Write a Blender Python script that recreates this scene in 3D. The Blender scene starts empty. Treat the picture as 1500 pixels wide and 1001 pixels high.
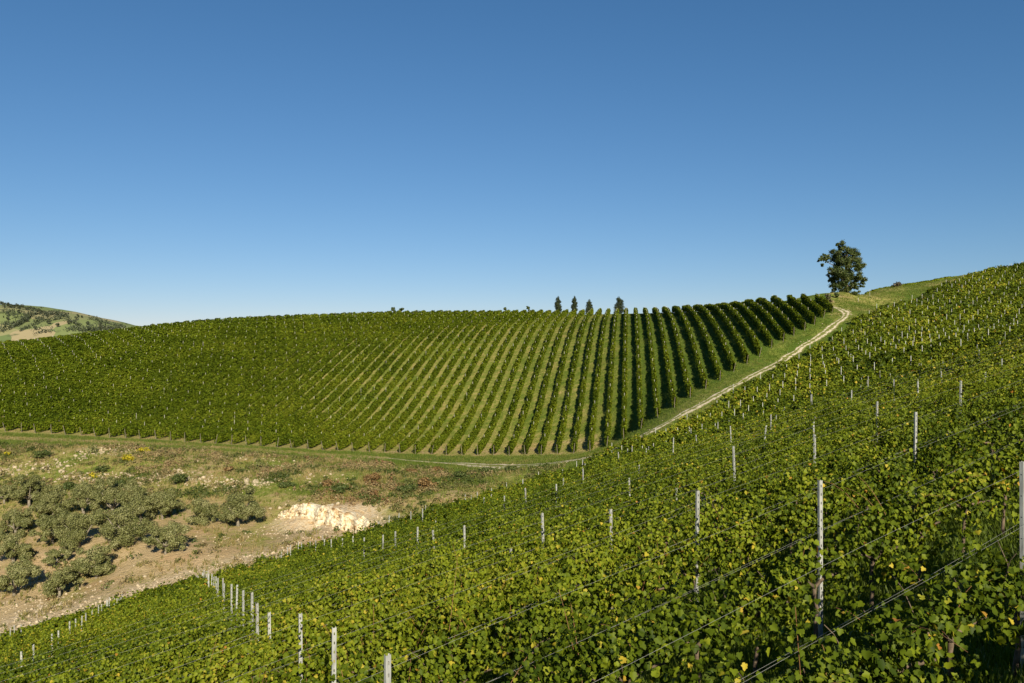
import bpy, bmesh, math, random
import numpy as np
from mathutils import Vector, Matrix

# ------------------------------------------------------------------ camera, sky, sun, exposure
C = bpy.context.scene
COL = C.collection
F = 1166.67                                   # focal length in pixels of the 1500 px wide photograph
cam_data = bpy.data.cameras.new('camera')
cam_data.lens = 28.0
cam_data.sensor_width = 36.0
cam_data.clip_start = 0.1
cam_data.clip_end = 20000
cam = bpy.data.objects.new('camera', cam_data)
COL.objects.link(cam)
cam.location = (0, 0, 0)
cam.rotation_euler = (math.radians(90), 0, 0)
C.camera = cam

SUN_EL = math.radians(27)
SUN_TRAVEL = Vector((-0.27, 1.0, 0)).normalized()          # horizontal direction the sunlight travels in
world = bpy.data.worlds.new('World')
C.world = world
world.use_nodes = True
wn = world.node_tree.nodes
wl = world.node_tree.links
wn.clear()
sky = wn.new('ShaderNodeTexSky')
sky.sky_type = 'NISHITA'
sky.sun_disc = False
sky.sun_elevation = SUN_EL
sky.sun_rotation = math.atan2(-SUN_TRAVEL.x, -SUN_TRAVEL.y)
sky.altitude = 0
sky.air_density = 1.0
sky.dust_density = 0.0
sky.ozone_density = 6.0
wtc = wn.new('ShaderNodeTexCoord')
wva = wn.new('ShaderNodeVectorMath')
wva.operation = 'MULTIPLY_ADD'
wva.inputs[1].default_value = (1, 1, 1)
wva.inputs[2].default_value = (0, 0, .018)            # keeps the very white band at the horizon low, as in the dry clear air of the photo
wl.new(wtc.outputs['Generated'], wva.inputs[0])
wl.new(wva.outputs[0], sky.inputs[0])
wmul = wn.new('ShaderNodeMix')
wmul.data_type = 'RGBA'
wmul.blend_type = 'MULTIPLY'
wmul.inputs[0].default_value = 1
wmul.inputs[7].default_value = (.80, .90, .885, 1)
wl.new(sky.outputs[0], wmul.inputs[6])
bg = wn.new('ShaderNodeBackground')
bg.inputs['Strength'].default_value = 0.065
wo = wn.new('ShaderNodeOutputWorld')
wsep = wn.new('ShaderNodeSeparateColor')
wcom = wn.new('ShaderNodeCombineColor')
wl.new(wmul.outputs[2], wsep.inputs[0])
for ch, (gain, power) in enumerate(((1.233, 1.205), (.837, .954), (.871, .883))):     # grades the sky's three channels
    k1 = wn.new('ShaderNodeMath'); k1.operation = 'MULTIPLY'; k1.inputs[1].default_value = .1093
    k2 = wn.new('ShaderNodeMath'); k2.operation = 'POWER'; k2.inputs[1].default_value = power
    k3 = wn.new('ShaderNodeMath'); k3.operation = 'MULTIPLY'; k3.inputs[1].default_value = gain / .1093
    wl.new(wsep.outputs[ch], k1.inputs[0]); wl.new(k1.outputs[0], k2.inputs[0]); wl.new(k2.outputs[0], k3.inputs[0]); wl.new(k3.outputs[0], wcom.inputs[ch])
wl.new(wcom.outputs[0], bg.inputs[0])
wl.new(bg.outputs[0], wo.inputs[0])

sd = bpy.data.lights.new('sun', 'SUN')
sd.energy = 5.0
sd.angle = math.radians(0.5)
sd.color = (1.0, 0.90, 0.70)
sun = bpy.data.objects.new('sun', sd)
COL.objects.link(sun)
tv = Vector((SUN_TRAVEL.x * math.cos(SUN_EL), SUN_TRAVEL.y * math.cos(SUN_EL), -math.sin(SUN_EL)))
sun.rotation_euler = tv.to_track_quat('-Z', 'Y').to_euler()
sun.location = (60, -100, 80)

C.view_settings.view_transform = 'Standard'
C.view_settings.look = 'None'
C.view_settings.exposure = 0.75
C.view_settings.gamma = 1.0
C.cycles.max_bounces = 6
C.cycles.diffuse_bounces = 3
C.cycles.transmission_bounces = 4
C.cycles.transparent_max_bounces = 8

rng = np.random.default_rng(11)
random.seed(5)

# ------------------------------------------------------------------ small helpers
def px(x, y, Y):
    """world point seen at pixel (x, y) of the photograph at depth Y"""
    return np.array([(x - 750) / F * Y, Y, -(y - 500.5) / F * Y])

def hash2(ix, iy, seed=0):
    h = (ix.astype(np.int64) * 374761393 + iy.astype(np.int64) * 668265263 + seed * 974711) & 0x7fffffff
    h = ((h ^ (h >> 13)) * 1274126177) & 0x7fffffff
    return ((h ^ (h >> 16)) & 0xffff) / 65535.0

def vnoise(x, y, seed=0):
    x = np.asarray(x, float); y = np.asarray(y, float)
    ix = np.floor(x); iy = np.floor(y)
    fx = x - ix; fy = y - iy
    fx = fx * fx * (3 - 2 * fx); fy = fy * fy * (3 - 2 * fy)
    a = hash2(ix, iy, seed); b = hash2(ix + 1, iy, seed)
    c = hash2(ix, iy + 1, seed); d = hash2(ix + 1, iy + 1, seed)
    return (a + (b - a) * fx) * (1 - fy) + (c + (d - c) * fx) * fy

def fbm(x, y, seed=0, octv=4):
    s = 0; amp = .5
    for i in range(octv):
        s = s + amp * vnoise(x * 2 ** i, y * 2 ** i, seed + i * 17)
        amp *= .5
    return s

def sstep(a, b, x):
    t = np.clip((x - a) / (b - a), 0, 1)
    return t * t * (3 - 2 * t)

ONES = ('', 'first second third fourth fifth sixth seventh eighth ninth tenth eleventh twelfth thirteenth fourteenth '
        'fifteenth sixteenth seventeenth eighteenth nineteenth')
def ordinal(n):
    o = ONES[1].split()
    if n < 20:
        return o[n - 1]
    tens = ['', '', 'twenty', 'thirty', 'forty', 'fifty', 'sixty', 'seventy', 'eighty', 'ninety']
    tth = ['', '', 'twentieth', 'thirtieth', 'fortieth', 'fiftieth', 'sixtieth', 'seventieth', 'eightieth', 'ninetieth']
    if n % 10 == 0:
        return tth[n // 10]
    return tens[n // 10] + '-' + o[n % 10 - 1]

def tag(o, label=None, cat=None, group=None, kind=None):
    if label: o['label'] = label
    if cat: o['category'] = cat
    if group: o['group'] = group
    if kind: o['kind'] = kind
    return o

def empty(name, loc=(0, 0, 0)):
    o = bpy.data.objects.new(name, None)
    COL.objects.link(o)
    o.location = tuple(float(v) for v in loc)
    o.empty_display_size = .2
    return o

def link_mesh(name, me, mats, parent=None, loc=None):
    if me.users == 0 or True:
        if len(me.materials) == 0:
            for m in (mats if isinstance(mats, (list, tuple)) else [mats]):
                me.materials.append(m)
    o = bpy.data.objects.new(name, me)
    COL.objects.link(o)
    if parent is not None:
        o.parent = parent
    if loc is not None:
        o.location = tuple(float(v) for v in loc)
    return o

def mesh_np(name, verts, polys, attrs=None, smooth=False):
    """verts (n,3); polys = list of (m,k) int arrays; attrs {name: array per face}; one mesh"""
    me = bpy.data.meshes.new(name)
    verts = np.ascontiguousarray(verts, dtype=np.float32)
    me.vertices.add(len(verts))
    me.vertices.foreach_set('co', verts.ravel())
    polys = [np.asarray(p, dtype=np.int32) for p in polys if len(p)]
    nl = sum(p.size for p in polys); nf = sum(len(p) for p in polys)
    me.loops.add(nl)
    me.loops.foreach_set('vertex_index', np.concatenate([p.ravel() for p in polys]))
    me.polygons.add(nf)
    tot = np.concatenate([np.full(len(p), p.shape[1], dtype=np.int32) for p in polys])
    st = np.zeros(nf, dtype=np.int32); st[1:] = np.cumsum(tot)[:-1]
    me.polygons.foreach_set('loop_start', st)
    if smooth:
        me.polygons.foreach_set('use_smooth', np.ones(nf, dtype=bool))
    if attrs:
        for k, v in attrs.items():
            a = me.attributes.new(k, 'FLOAT', 'FACE')
            a.data.foreach_set('value', np.ascontiguousarray(v, dtype=np.float32))
    me.update(calc_edges=True)
    return me

class MB:
    """collects boxes and tubes into one mesh"""
    def __init__(s):
        s.v = []; s.f = []
    def add(s, vs, fs):
        n = len(s.v)
        s.v += [tuple(v) for v in vs]
        s.f += [tuple(i + n for i in f) for f in fs]
    def box(s, x0, x1, y0, y1, z0, z1):
        s.add([(x0, y0, z0), (x1, y0, z0), (x1, y1, z0), (x0, y1, z0), (x0, y0, z1), (x1, y0, z1), (x1, y1, z1), (x0, y1, z1)],
              [(0, 3, 2, 1), (4, 5, 6, 7), (0, 1, 5, 4), (1, 2, 6, 5), (2, 3, 7, 6), (3, 0, 4, 7)])
    def tube(s, pts, radii, n=6, cap=True):
        pts = [Vector(p) for p in pts]
        rings = []
        for i, p in enumerate(pts):
            d = (pts[min(i + 1, len(pts) - 1)] - pts[max(i - 1, 0)]).normalized()
            a = d.orthogonal().normalized() if i == 0 else (a - d * a.dot(d)).normalized()
            b = d.cross(a)
            r = radii[i] if hasattr(radii, '__len__') else radii
            rings.append([p + (a * math.cos(k * 2 * math.pi / n) + b * math.sin(k * 2 * math.pi / n)) * r for k in range(n)])
        vs = [v for r in rings for v in r]
        fs = []
        for i in range(len(rings) - 1):
            for k in range(n):
                fs.append((i * n + k, i * n + (k + 1) % n, (i + 1) * n + (k + 1) % n, (i + 1) * n + k))
        if cap:
            fs.append(tuple(range(n - 1, -1, -1)))
            fs.append(tuple((len(rings) - 1) * n + k for k in range(n)))
        s.add(vs, fs)
    def mesh(s, name, smooth=False):
        me = bpy.data.meshes.new(name)
        me.from_pydata(s.v, [], s.f)
        if smooth:
            me.polygons.foreach_set('use_smooth', np.ones(len(me.polygons), dtype=bool))
        me.update()
        return me

# ------------------------------------------------------------------ materials
def new_mat(name):
    m = bpy.data.materials.new(name)
    m.use_nodes = True
    nt = m.node_tree
    nt.nodes.clear()
    out = nt.nodes.new('ShaderNodeOutputMaterial')
    return m, nt, out

ALB = .84                                     # all base colours are given for a slightly darker exposure
def ramp(nt, stops, fac=None):
    r = nt.nodes.new('ShaderNodeValToRGB')
    el = r.color_ramp.elements
    while len(el) < len(stops):
        el.new(.5)
    for e, (p, c) in zip(el, stops):
        e.position = p
        e.color = (c[0] * ALB, c[1] * ALB, c[2] * ALB, 1)
    if fac is not None:
        nt.links.new(fac, r.inputs[0])
    return r

def mixc(nt, fac, a, b):
    m = nt.nodes.new('ShaderNodeMix')
    m.data_type = 'RGBA'
    for v, i in ((fac, 0), (a, 6), (b, 7)):
        if isinstance(v, (int, float)):
            m.inputs[i].default_value = v
        elif isinstance(v, tuple):
            m.inputs[i].default_value = (v[0], v[1], v[2], 1)
        else:
            nt.links.new(v, m.inputs[i])
    return m.outputs[2]

def math_(nt, op, a, b=None, clamp=False):
    m = nt.nodes.new('ShaderNodeMath')
    m.operation = op
    m.use_clamp = clamp
    for v, i in ((a, 0), (b, 1)):
        if v is None: continue
        if isinstance(v, (int, float)):
            m.inputs[i].default_value = v
        else:
            nt.links.new(v, m.inputs[i])
    return m.outputs[0]

def noise(nt, scale, detail=4, vec=None, rough=.6):
    n = nt.nodes.new('ShaderNodeTexNoise')
    n.inputs['Scale'].default_value = scale
    n.inputs['Detail'].default_value = detail
    n.inputs['Roughness'].default_value = rough
    if vec is None:
        g = nt.nodes.new('ShaderNodeNewGeometry')
        vec = g.outputs['Position']
    nt.links.new(vec, n.inputs['Vector'])
    return n.outputs[0]

def attr(nt, name):
    a = nt.nodes.new('ShaderNodeAttribute')
    a.attribute_name = name
    return a.outputs['Fac']

def leaf_mat(name, stops, trans=.3, rough=.55, spec=.25, tcol=1.5):
    m, nt, out = new_mat(name)
    r = ramp(nt, stops, attr(nt, 'tint'))
    p = nt.nodes.new('ShaderNodeBsdfPrincipled')
    p.inputs['Roughness'].default_value = rough
    p.inputs['Specular IOR Level'].default_value = spec
    nt.links.new(r.outputs[0], p.inputs['Base Color'])
    t = nt.nodes.new('ShaderNodeBsdfTranslucent')
    hs = nt.nodes.new('ShaderNodeHueSaturation')
    hs.inputs['Hue'].default_value = .48
    hs.inputs['Saturation'].default_value = 1.1
    hs.inputs['Value'].default_value = tcol
    nt.links.new(r.outputs[0], hs.inputs['Color'])
    nt.links.new(hs.outputs[0], t.inputs[0])
    mx = nt.nodes.new('ShaderNodeMixShader')
    mx.inputs[0].default_value = trans
    nt.links.new(p.outputs[0], mx.inputs[1])
    nt.links.new(t.outputs[0], mx.inputs[2])
    nt.links.new(mx.outputs[0], out.inputs[0])
    return m

def plain_mat(name, col, rough=.8, metal=0, var=.25, scale=8, bump=0, spec=.3):
    m, nt, out = new_mat(name)
    p = nt.nodes.new('ShaderNodeBsdfPrincipled')
    p.inputs['Roughness'].default_value = rough
    p.inputs['Metallic'].default_value = metal
    p.inputs['Specular IOR Level'].default_value = spec
    n = noise(nt, scale)
    lo = tuple(c * (1 - var) for c in col); hi = tuple(min(1, c * (1 + var)) for c in col)
    r = ramp(nt, [(.3, lo), (.7, hi)], n)
    nt.links.new(r.outputs[0], p.inputs['Base Color'])
    if bump:
        b = nt.nodes.new('ShaderNodeBump')
        b.inputs['Strength'].default_value = bump
        nt.links.new(n, b.inputs['Height'])
        nt.links.new(b.outputs[0], p.inputs['Normal'])
    nt.links.new(p.outputs[0], out.inputs[0])
    return m

M_VINE = leaf_mat('vine_leaf', [(0, (.026, .048, .004)), (.40, (.084, .120, .007)), (.66, (.178, .218, .012)),
                                (.88, (.24, .25, .022)), (.96, (.46, .36, .04)), (1, (.34, .15, .03))], trans=.22, rough=.55, spec=.12)
M_VINE_FAR = leaf_mat('vine_leaf_hill', [(0, (.040, .066, .005)), (.5, (.122, .168, .010)), (.85, (.21, .245, .018)),
                                         (1, (.25, .22, .03))], trans=.22, spec=.06)
M_OLIVE = leaf_mat('olive_leaf', [(0, (.096, .110, .030)), (.5, (.188, .198, .066)), (1, (.33, .32, .15))], trans=.2, rough=.5)
M_OAK = leaf_mat('oak_leaf', [(0, (.034, .056, .012)), (.6, (.070, .098, .022)), (1, (.15, .145, .04))], trans=.2)
M_CYP = leaf_mat('cypress_leaf', [(0, (.020, .032, .012)), (.6, (.038, .052, .018)), (1, (.065, .075, .03))], trans=.1)
M_SHRUB = leaf_mat('shrub_leaf', [(0, (.045, .07, .016)), (.5, (.085, .115, .028)), (1, (.16, .17, .05))], trans=.25)
M_BROWN = leaf_mat('dry_herb', [(0, (.13, .078, .028)), (.5, (.22, .135, .050)), (1, (.31, .22, .10))], trans=.2)
M_DEAD = leaf_mat('dead_twigs', [(0, (.05, .038, .022)), (.5, (.085, .068, .04)), (1, (.16, .13, .07))], trans=.1)
M_YELLOW = leaf_mat('yellow_flower', [(0, (.10, .13, .02)), (.45, (.45, .38, .02)), (1, (.62, .52, .03))], trans=.25)
M_GRASS = leaf_mat('grass_blade', [(0, (.10, .15, .014)), (.45, (.14, .18, .024)), (.7, (.25, .21, .07)), (1, (.40, .30, .14))], trans=.3)
M_BARK = plain_mat('bark', (.13, .095, .065), .9, scale=14, var=.45, bump=.4)
M_OLBARK = plain_mat('olive_bark', (.22, .19, .145), .9, scale=10, var=.4, bump=.4)
M_CANE = plain_mat('cane', (.24, .12, .05), .7, scale=9, var=.35)
M_STEEL = plain_mat('galvanised_steel', (.36, .37, .355), .5, metal=.25, scale=30, var=.16)
def post_mat():
    m, nt, out = new_mat('galvanised_steel')
    p = nt.nodes.new('ShaderNodeBsdfPrincipled')
    p.inputs['Metallic'].default_value = .2
    p.inputs['Roughness'].default_value = .55
    tc = nt.nodes.new('ShaderNodeTexCoord')
    mp = nt.nodes.new('ShaderNodeMapping')
    mp.inputs['Scale'].default_value = (30, 30, 5)
    oi = nt.nodes.new('ShaderNodeObjectInfo')
    va = nt.nodes.new('ShaderNodeVectorMath')
    nt.links.new(tc.outputs['Object'], va.inputs[0])
    nt.links.new(oi.outputs['Location'], va.inputs[1])
    nt.links.new(va.outputs[0], mp.inputs['Vector'])
    n = noise(nt, 1.0, 5, mp.outputs[0])
    base = ramp(nt, [(.3, (.26, .265, .255)), (.5, (.38, .39, .375)), (.72, (.50, .50, .47))], n)
    n2 = noise(nt, .35, 4, mp.outputs[0])
    c = mixc(nt, math_(nt, 'MULTIPLY', math_(nt, 'SUBTRACT', n2, .60), 6, clamp=True), base.outputs[0], (.22, .13, .07))
    nt.links.new(c, p.inputs['Base Color'])
    nt.links.new(p.outputs[0], out.inputs[0])
    return m
M_STEEL = post_mat()
M_WIRE = plain_mat('wire_steel', (.36, .36, .33), .5, metal=.3, scale=5, var=.12)
M_POSTFAR = plain_mat('old_post_concrete', (.46, .44, .36), .85, scale=2, var=.3)
M_WOOD = plain_mat('weathered_wood', (.26, .22, .17), .85, scale=6, var=.3)
M_ROCK = plain_mat('pale_limestone', (.42, .345, .24), .95, scale=1.3, var=.35, bump=.5, spec=.1)

# ------------------------------------------------------------------ terrain height
# near slope (fitted to the posts in the photograph): top wire plane and rows
TOP0, GX, GY = -1.248, .2909, -.1491
PH = 1.95                                     # post height
A0 = np.array([.831, 1.960]); RV = np.array([-.9426, 2.2400]); KV = np.array([4.6371, 2.8834])
E1 = KV / np.linalg.norm(KV); N1 = np.array([-E1[1], E1[0]])
D0 = float(N1 @ A0); SP = 2.4

ctrl = []
for X in np.arange(-42, 49, 7.5):
    for Y in np.arange(-12, 58, 7.0):
        D = N1 @ np.array([X, Y])
        if Y > 5 and abs(X / Y) > .95 and Y > 25: continue
        if D < 66 and Y < 52:
            ctrl.append((X, Y, TOP0 - PH + GX * X + GY * Y))
def G(x, y, Y, drop=0.0):
    p = px(x, y, Y); ctrl.append((p[0], p[1], p[2] - drop))
# last row of the near vineyard (canopy top 1.7 m above the soil)
for x, y, Y in [(-120, 968, 58), (0, 930, 60), (150, 884, 62), (300, 839, 67), (430, 804, 71), (560, 767, 77), (680, 727, 85), (760, 704, 92),
                (820, 686, 97), (900, 652, 100), (1000, 614, 103), (1050, 592, 106), (1100, 566, 110), (1150, 541, 116),
                (1200, 514, 124), (1240, 491, 132), (1330, 441, 158), (1400, 411, 182)]:
    G(x, y, Y, 1.5)
# right-hand slope
for x, y, Y in [(1450, 556, 58), (1478, 497, 110), (1485, 447, 150), (1500, 394, 200), (1600, 350, 208), (1300, 570, 80), (1350, 505, 115),
                (1420, 440, 160), (1230, 548, 100), (1120, 620, 85), (1000, 670, 80), (880, 720, 72)]:
    G(x, y, Y)
# valley floor / olive terrace / bank
for x, y, Y in [(-120, 955, 63), (0, 921, 65), (150, 877, 67), (300, 831, 72), (430, 796, 77), (560, 761, 83), (680, 721, 91), (760, 699, 97), (815, 684, 101),
                (0, 850, 76), (100, 860, 73), (0, 785, 86), (0, 735, 95), (0, 700, 103), (0, 665, 110), (0, 645, 119),
                (150, 800, 79), (150, 750, 90), (150, 705, 102), (150, 672, 109), (150, 650, 118),
                (260, 800, 78), (260, 755, 88), (260, 720, 96), (260, 682, 106), (260, 655, 117),
                (360, 790, 79), (360, 765, 86), (360, 725, 94), (360, 690, 104), (360, 662, 116),
                (440, 775, 83), (440, 745, 88), (440, 700, 98), (440, 668, 115),
                (540, 735, 89), (540, 695, 101), (540, 670, 117),
                (650, 705, 99), (650, 685, 110), (740, 690, 104),
                (-150, 740, 95), (-150, 660, 112), (-150, 870, 74)]:
    G(x, y, Y)
# foot of the hillside vineyard, path
for x, y, Y in [(-150, 616, 128), (0, 632, 126), (150, 641, 125), (300, 650, 124), (450, 659, 123), (640, 667, 121), (780, 667, 118), (890, 655, 115),
                (700, 681, 112), (780, 682, 107), (860, 668, 107), (950, 632, 107), (1000, 605, 110), (1050, 576, 115), (1100, 549, 121), (1150, 525, 128),
                (1200, 494, 137), (1240, 466, 146), (1228, 456, 152), (960, 615, 114), (1040, 565, 121), (1130, 505, 134), (1200, 468, 147)]:
    G(x, y, Y)
# ridge of the hillside vineyard (vines 1.8 m tall stand on it) and the fall behind it
ridge = [(-200, 507, 188), (0, 500, 198), (150, 484, 206), (300, 468, 215), (450, 460, 222), (600, 455, 228), (750, 454, 228), (850, 453, 224), (950, 450, 212),
         (1050, 444, 190), (1150, 434, 165), (1200, 437, 157)]
for x, y, Y in ridge:
    G(x, y, Y, 1.85)
    p = px(x, y, Y)
    s = 1 + 30 / Y
    ctrl.append((p[0] * s, p[1] * s, p[2] - 3.0))
    s = 1 + 70 / Y
    ctrl.append((p[0] * s, p[1] * s, p[2] - 16.0))
# meadow, oak and right-hand ridge
for x, y, Y in [(1240, 428, 172), (1215, 431, 168), (1290, 452, 165), (1290, 424, 183), (1350, 416, 192), (1400, 407, 200)]:
    G(x, y, Y)
for x, y, Y in [(1240, 428, 205), (1350, 416, 225), (1500, 387, 245), (1650, 350, 250)]:
    p = px(x, y, Y); ctrl.append((p[0], p[1], p[2] - 5))
ctrl.append((150, 90, 33)); ctrl.append((160, 30, 40)); ctrl.append((110, 20, 26)); ctrl.append((90, 70, 12.5))
ctrl.append((-120, 20, -40)); ctrl.append((-90, 45, -34))
ctrl = np.array(ctrl)

def tps_fit(P, z, lam=.15):
    S = 50.0
    q = P / S
    d = np.linalg.norm(q[:, None] - q[None], axis=2)
    K = np.where(d > 0, d * d * np.log(np.maximum(d, 1e-9)), 0)
    n = len(q)
    K[np.arange(n), np.arange(n)] += lam * 1e-2
    A = np.zeros((n + 3, n + 3))
    A[:n, :n] = K; A[:n, n] = 1; A[:n, n + 1:] = q; A[n, :n] = 1; A[n + 1:, :n] = q.T
    w = np.linalg.solve(A, np.concatenate([z, np.zeros(3)]))
    def ev(X, Y):
        X = np.asarray(X, float); Y = np.asarray(Y, float)
        sh = X.shape
        qx = X.ravel() / S; qy = Y.ravel() / S
        out = w[n] + w[n + 1] * qx + w[n + 2] * qy
        for i in range(n):
            r2 = (qx - q[i, 0]) ** 2 + (qy - q[i, 1]) ** 2
            out += w[i] * .5 * r2 * np.log(np.maximum(r2, 1e-12))
        return out.reshape(sh)
    return ev
tps = tps_fit(ctrl[:, :2], ctrl[:, 2])

GX0, GX1, GY0, GY1, GS = -200.0, 190.0, -24.0, 300.0, 1.0
gx = np.arange(GX0, GX1 + .1, GS); gy = np.arange(GY0, GY1 + .1, GS)
GXX, GYY = np.meshgrid(gx, gy, indexing='ij')
GZ = tps(GXX, GYY)

def bil(grid, X, Y):
    fx = np.clip((np.asarray(X, float) - GX0) / GS, 0, len(gx) - 1.001)
    fy = np.clip((np.asarray(Y, float) - GY0) / GS, 0, len(gy) - 1.001)
    ix = fx.astype(int); iy = fy.astype(int)
    tx = fx - ix; ty = fy - iy
    return (grid[ix, iy] * (1 - tx) + grid[ix + 1, iy] * tx) * (1 - ty) + (grid[ix, iy + 1] * (1 - tx) + grid[ix + 1, iy + 1] * tx) * ty
def H(X, Y):
    return bil(GZ, X, Y)
def Hs(x, y):
    return float(H(np.array([x]), np.array([y]))[0])

def hit(x, y, lo=2.0, hi=290.0):
    """the terrain point seen at pixel (x, y): march along the ray"""
    Y = np.arange(lo, hi, .25)
    X = (x - 750) / F * Y
    zr = -(y - 500.5) / F * Y
    z = H(X, Y)
    b = np.nonzero(zr <= z)[0]
    if len(b) == 0:
        i = int(np.argmin(zr - z))
    else:
        i = b[0]
    return np.array([X[i], Y[i], z[i]])

def inpoly(poly, X, Y):
    X = np.asarray(X); Y = np.asarray(Y)
    c = np.zeros(X.shape, bool)
    n = len(poly)
    for i in range(n):
        x0, y0 = poly[i]; x1, y1 = poly[(i + 1) % n]
        if y0 == y1: continue
        k = ((y0 > Y) != (y1 > Y)) & (X < (x1 - x0) * (Y - y0) / (y1 - y0) + x0)
        c ^= k
    return c

def pdist(line, X, Y):
    d = np.full(np.shape(X), 1e9)
    for (x0, y0), (x1, y1) in zip(line[:-1], line[1:]):
        dx, dy = x1 - x0, y1 - y0
        t = np.clip(((X - x0) * dx + (Y - y0) * dy) / (dx * dx + dy * dy), 0, 1)
        d = np.minimum(d, np.hypot(X - x0 - t * dx, Y - y0 - t * dy))
    return d

def gp(x, Y):
    return ((x - 750) / F * Y, Y)

near_poly = [gp(*q) for q in [(-220, 56), (-120, 58), (0, 60), (150, 62), (300, 67), (430, 71), (560, 77), (680, 85), (760, 92), (820, 97), (860, 100.5), (900, 101), (950, 102.5), (1000, 105),
             (1050, 109), (1100, 114.5), (1150, 121), (1200, 130), (1240, 138.5), (1330, 161), (1400, 184), (1500, 204), (1620, 212), (1750, 120), (1750, 3)]] + [(-3, 1), (-14, 8)]
far_foot = [gp(*q) for q in [(-500, 129), (-150, 128), (0, 126), (150, 125), (300, 124), (450, 123), (640, 121), (780, 118), (890, 114.5), (935, 112.5), (960, 113.5), (1000, 116.5), (1040, 120), (1080, 125), (1130, 132.5),
            (1170, 139), (1205, 146), (1222, 152)]]
far_top = [gp(*q) for q in [(1215, 161), (1150, 169), (1050, 194), (950, 216), (850, 229), (750, 233), (600, 233), (450, 227), (300, 220), (150, 211), (0, 203), (-300, 190), (-500, 184)]]
far_poly = far_foot + far_top
path_line = [gp(*q) for q in [(560, 117), (640, 114.5), (700, 112), (780, 107.5), (820, 105), (860, 104), (900, 104), (950, 106.5), (1000, 109.5), (1050, 114), (1100, 120), (1150, 127.5), (1200, 137.5), (1235, 146), (1243, 149), (1236, 152), (1225, 155), (1212, 160)]]
track_line = [gp(*q) for q in [(-300, 122), (0, 121), (200, 120), (400, 119), (560, 117)]]
dirt_poly = [gp(*q) for q in [(-300, 60), (-120, 60.5), (0, 62), (150, 64.5), (300, 69.5), (430, 74), (560, 80), (680, 88), (760, 95), (830, 101), (760, 104), (700, 107), (560, 112), (400, 115), (200, 116), (0, 116), (-300, 118)]]
scar_poly = [gp(*q) for q in [(398, 84.5), (430, 87.0), (480, 88), (550, 87.5), (560, 84.5), (520, 82), (450, 81.5)]]

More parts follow.
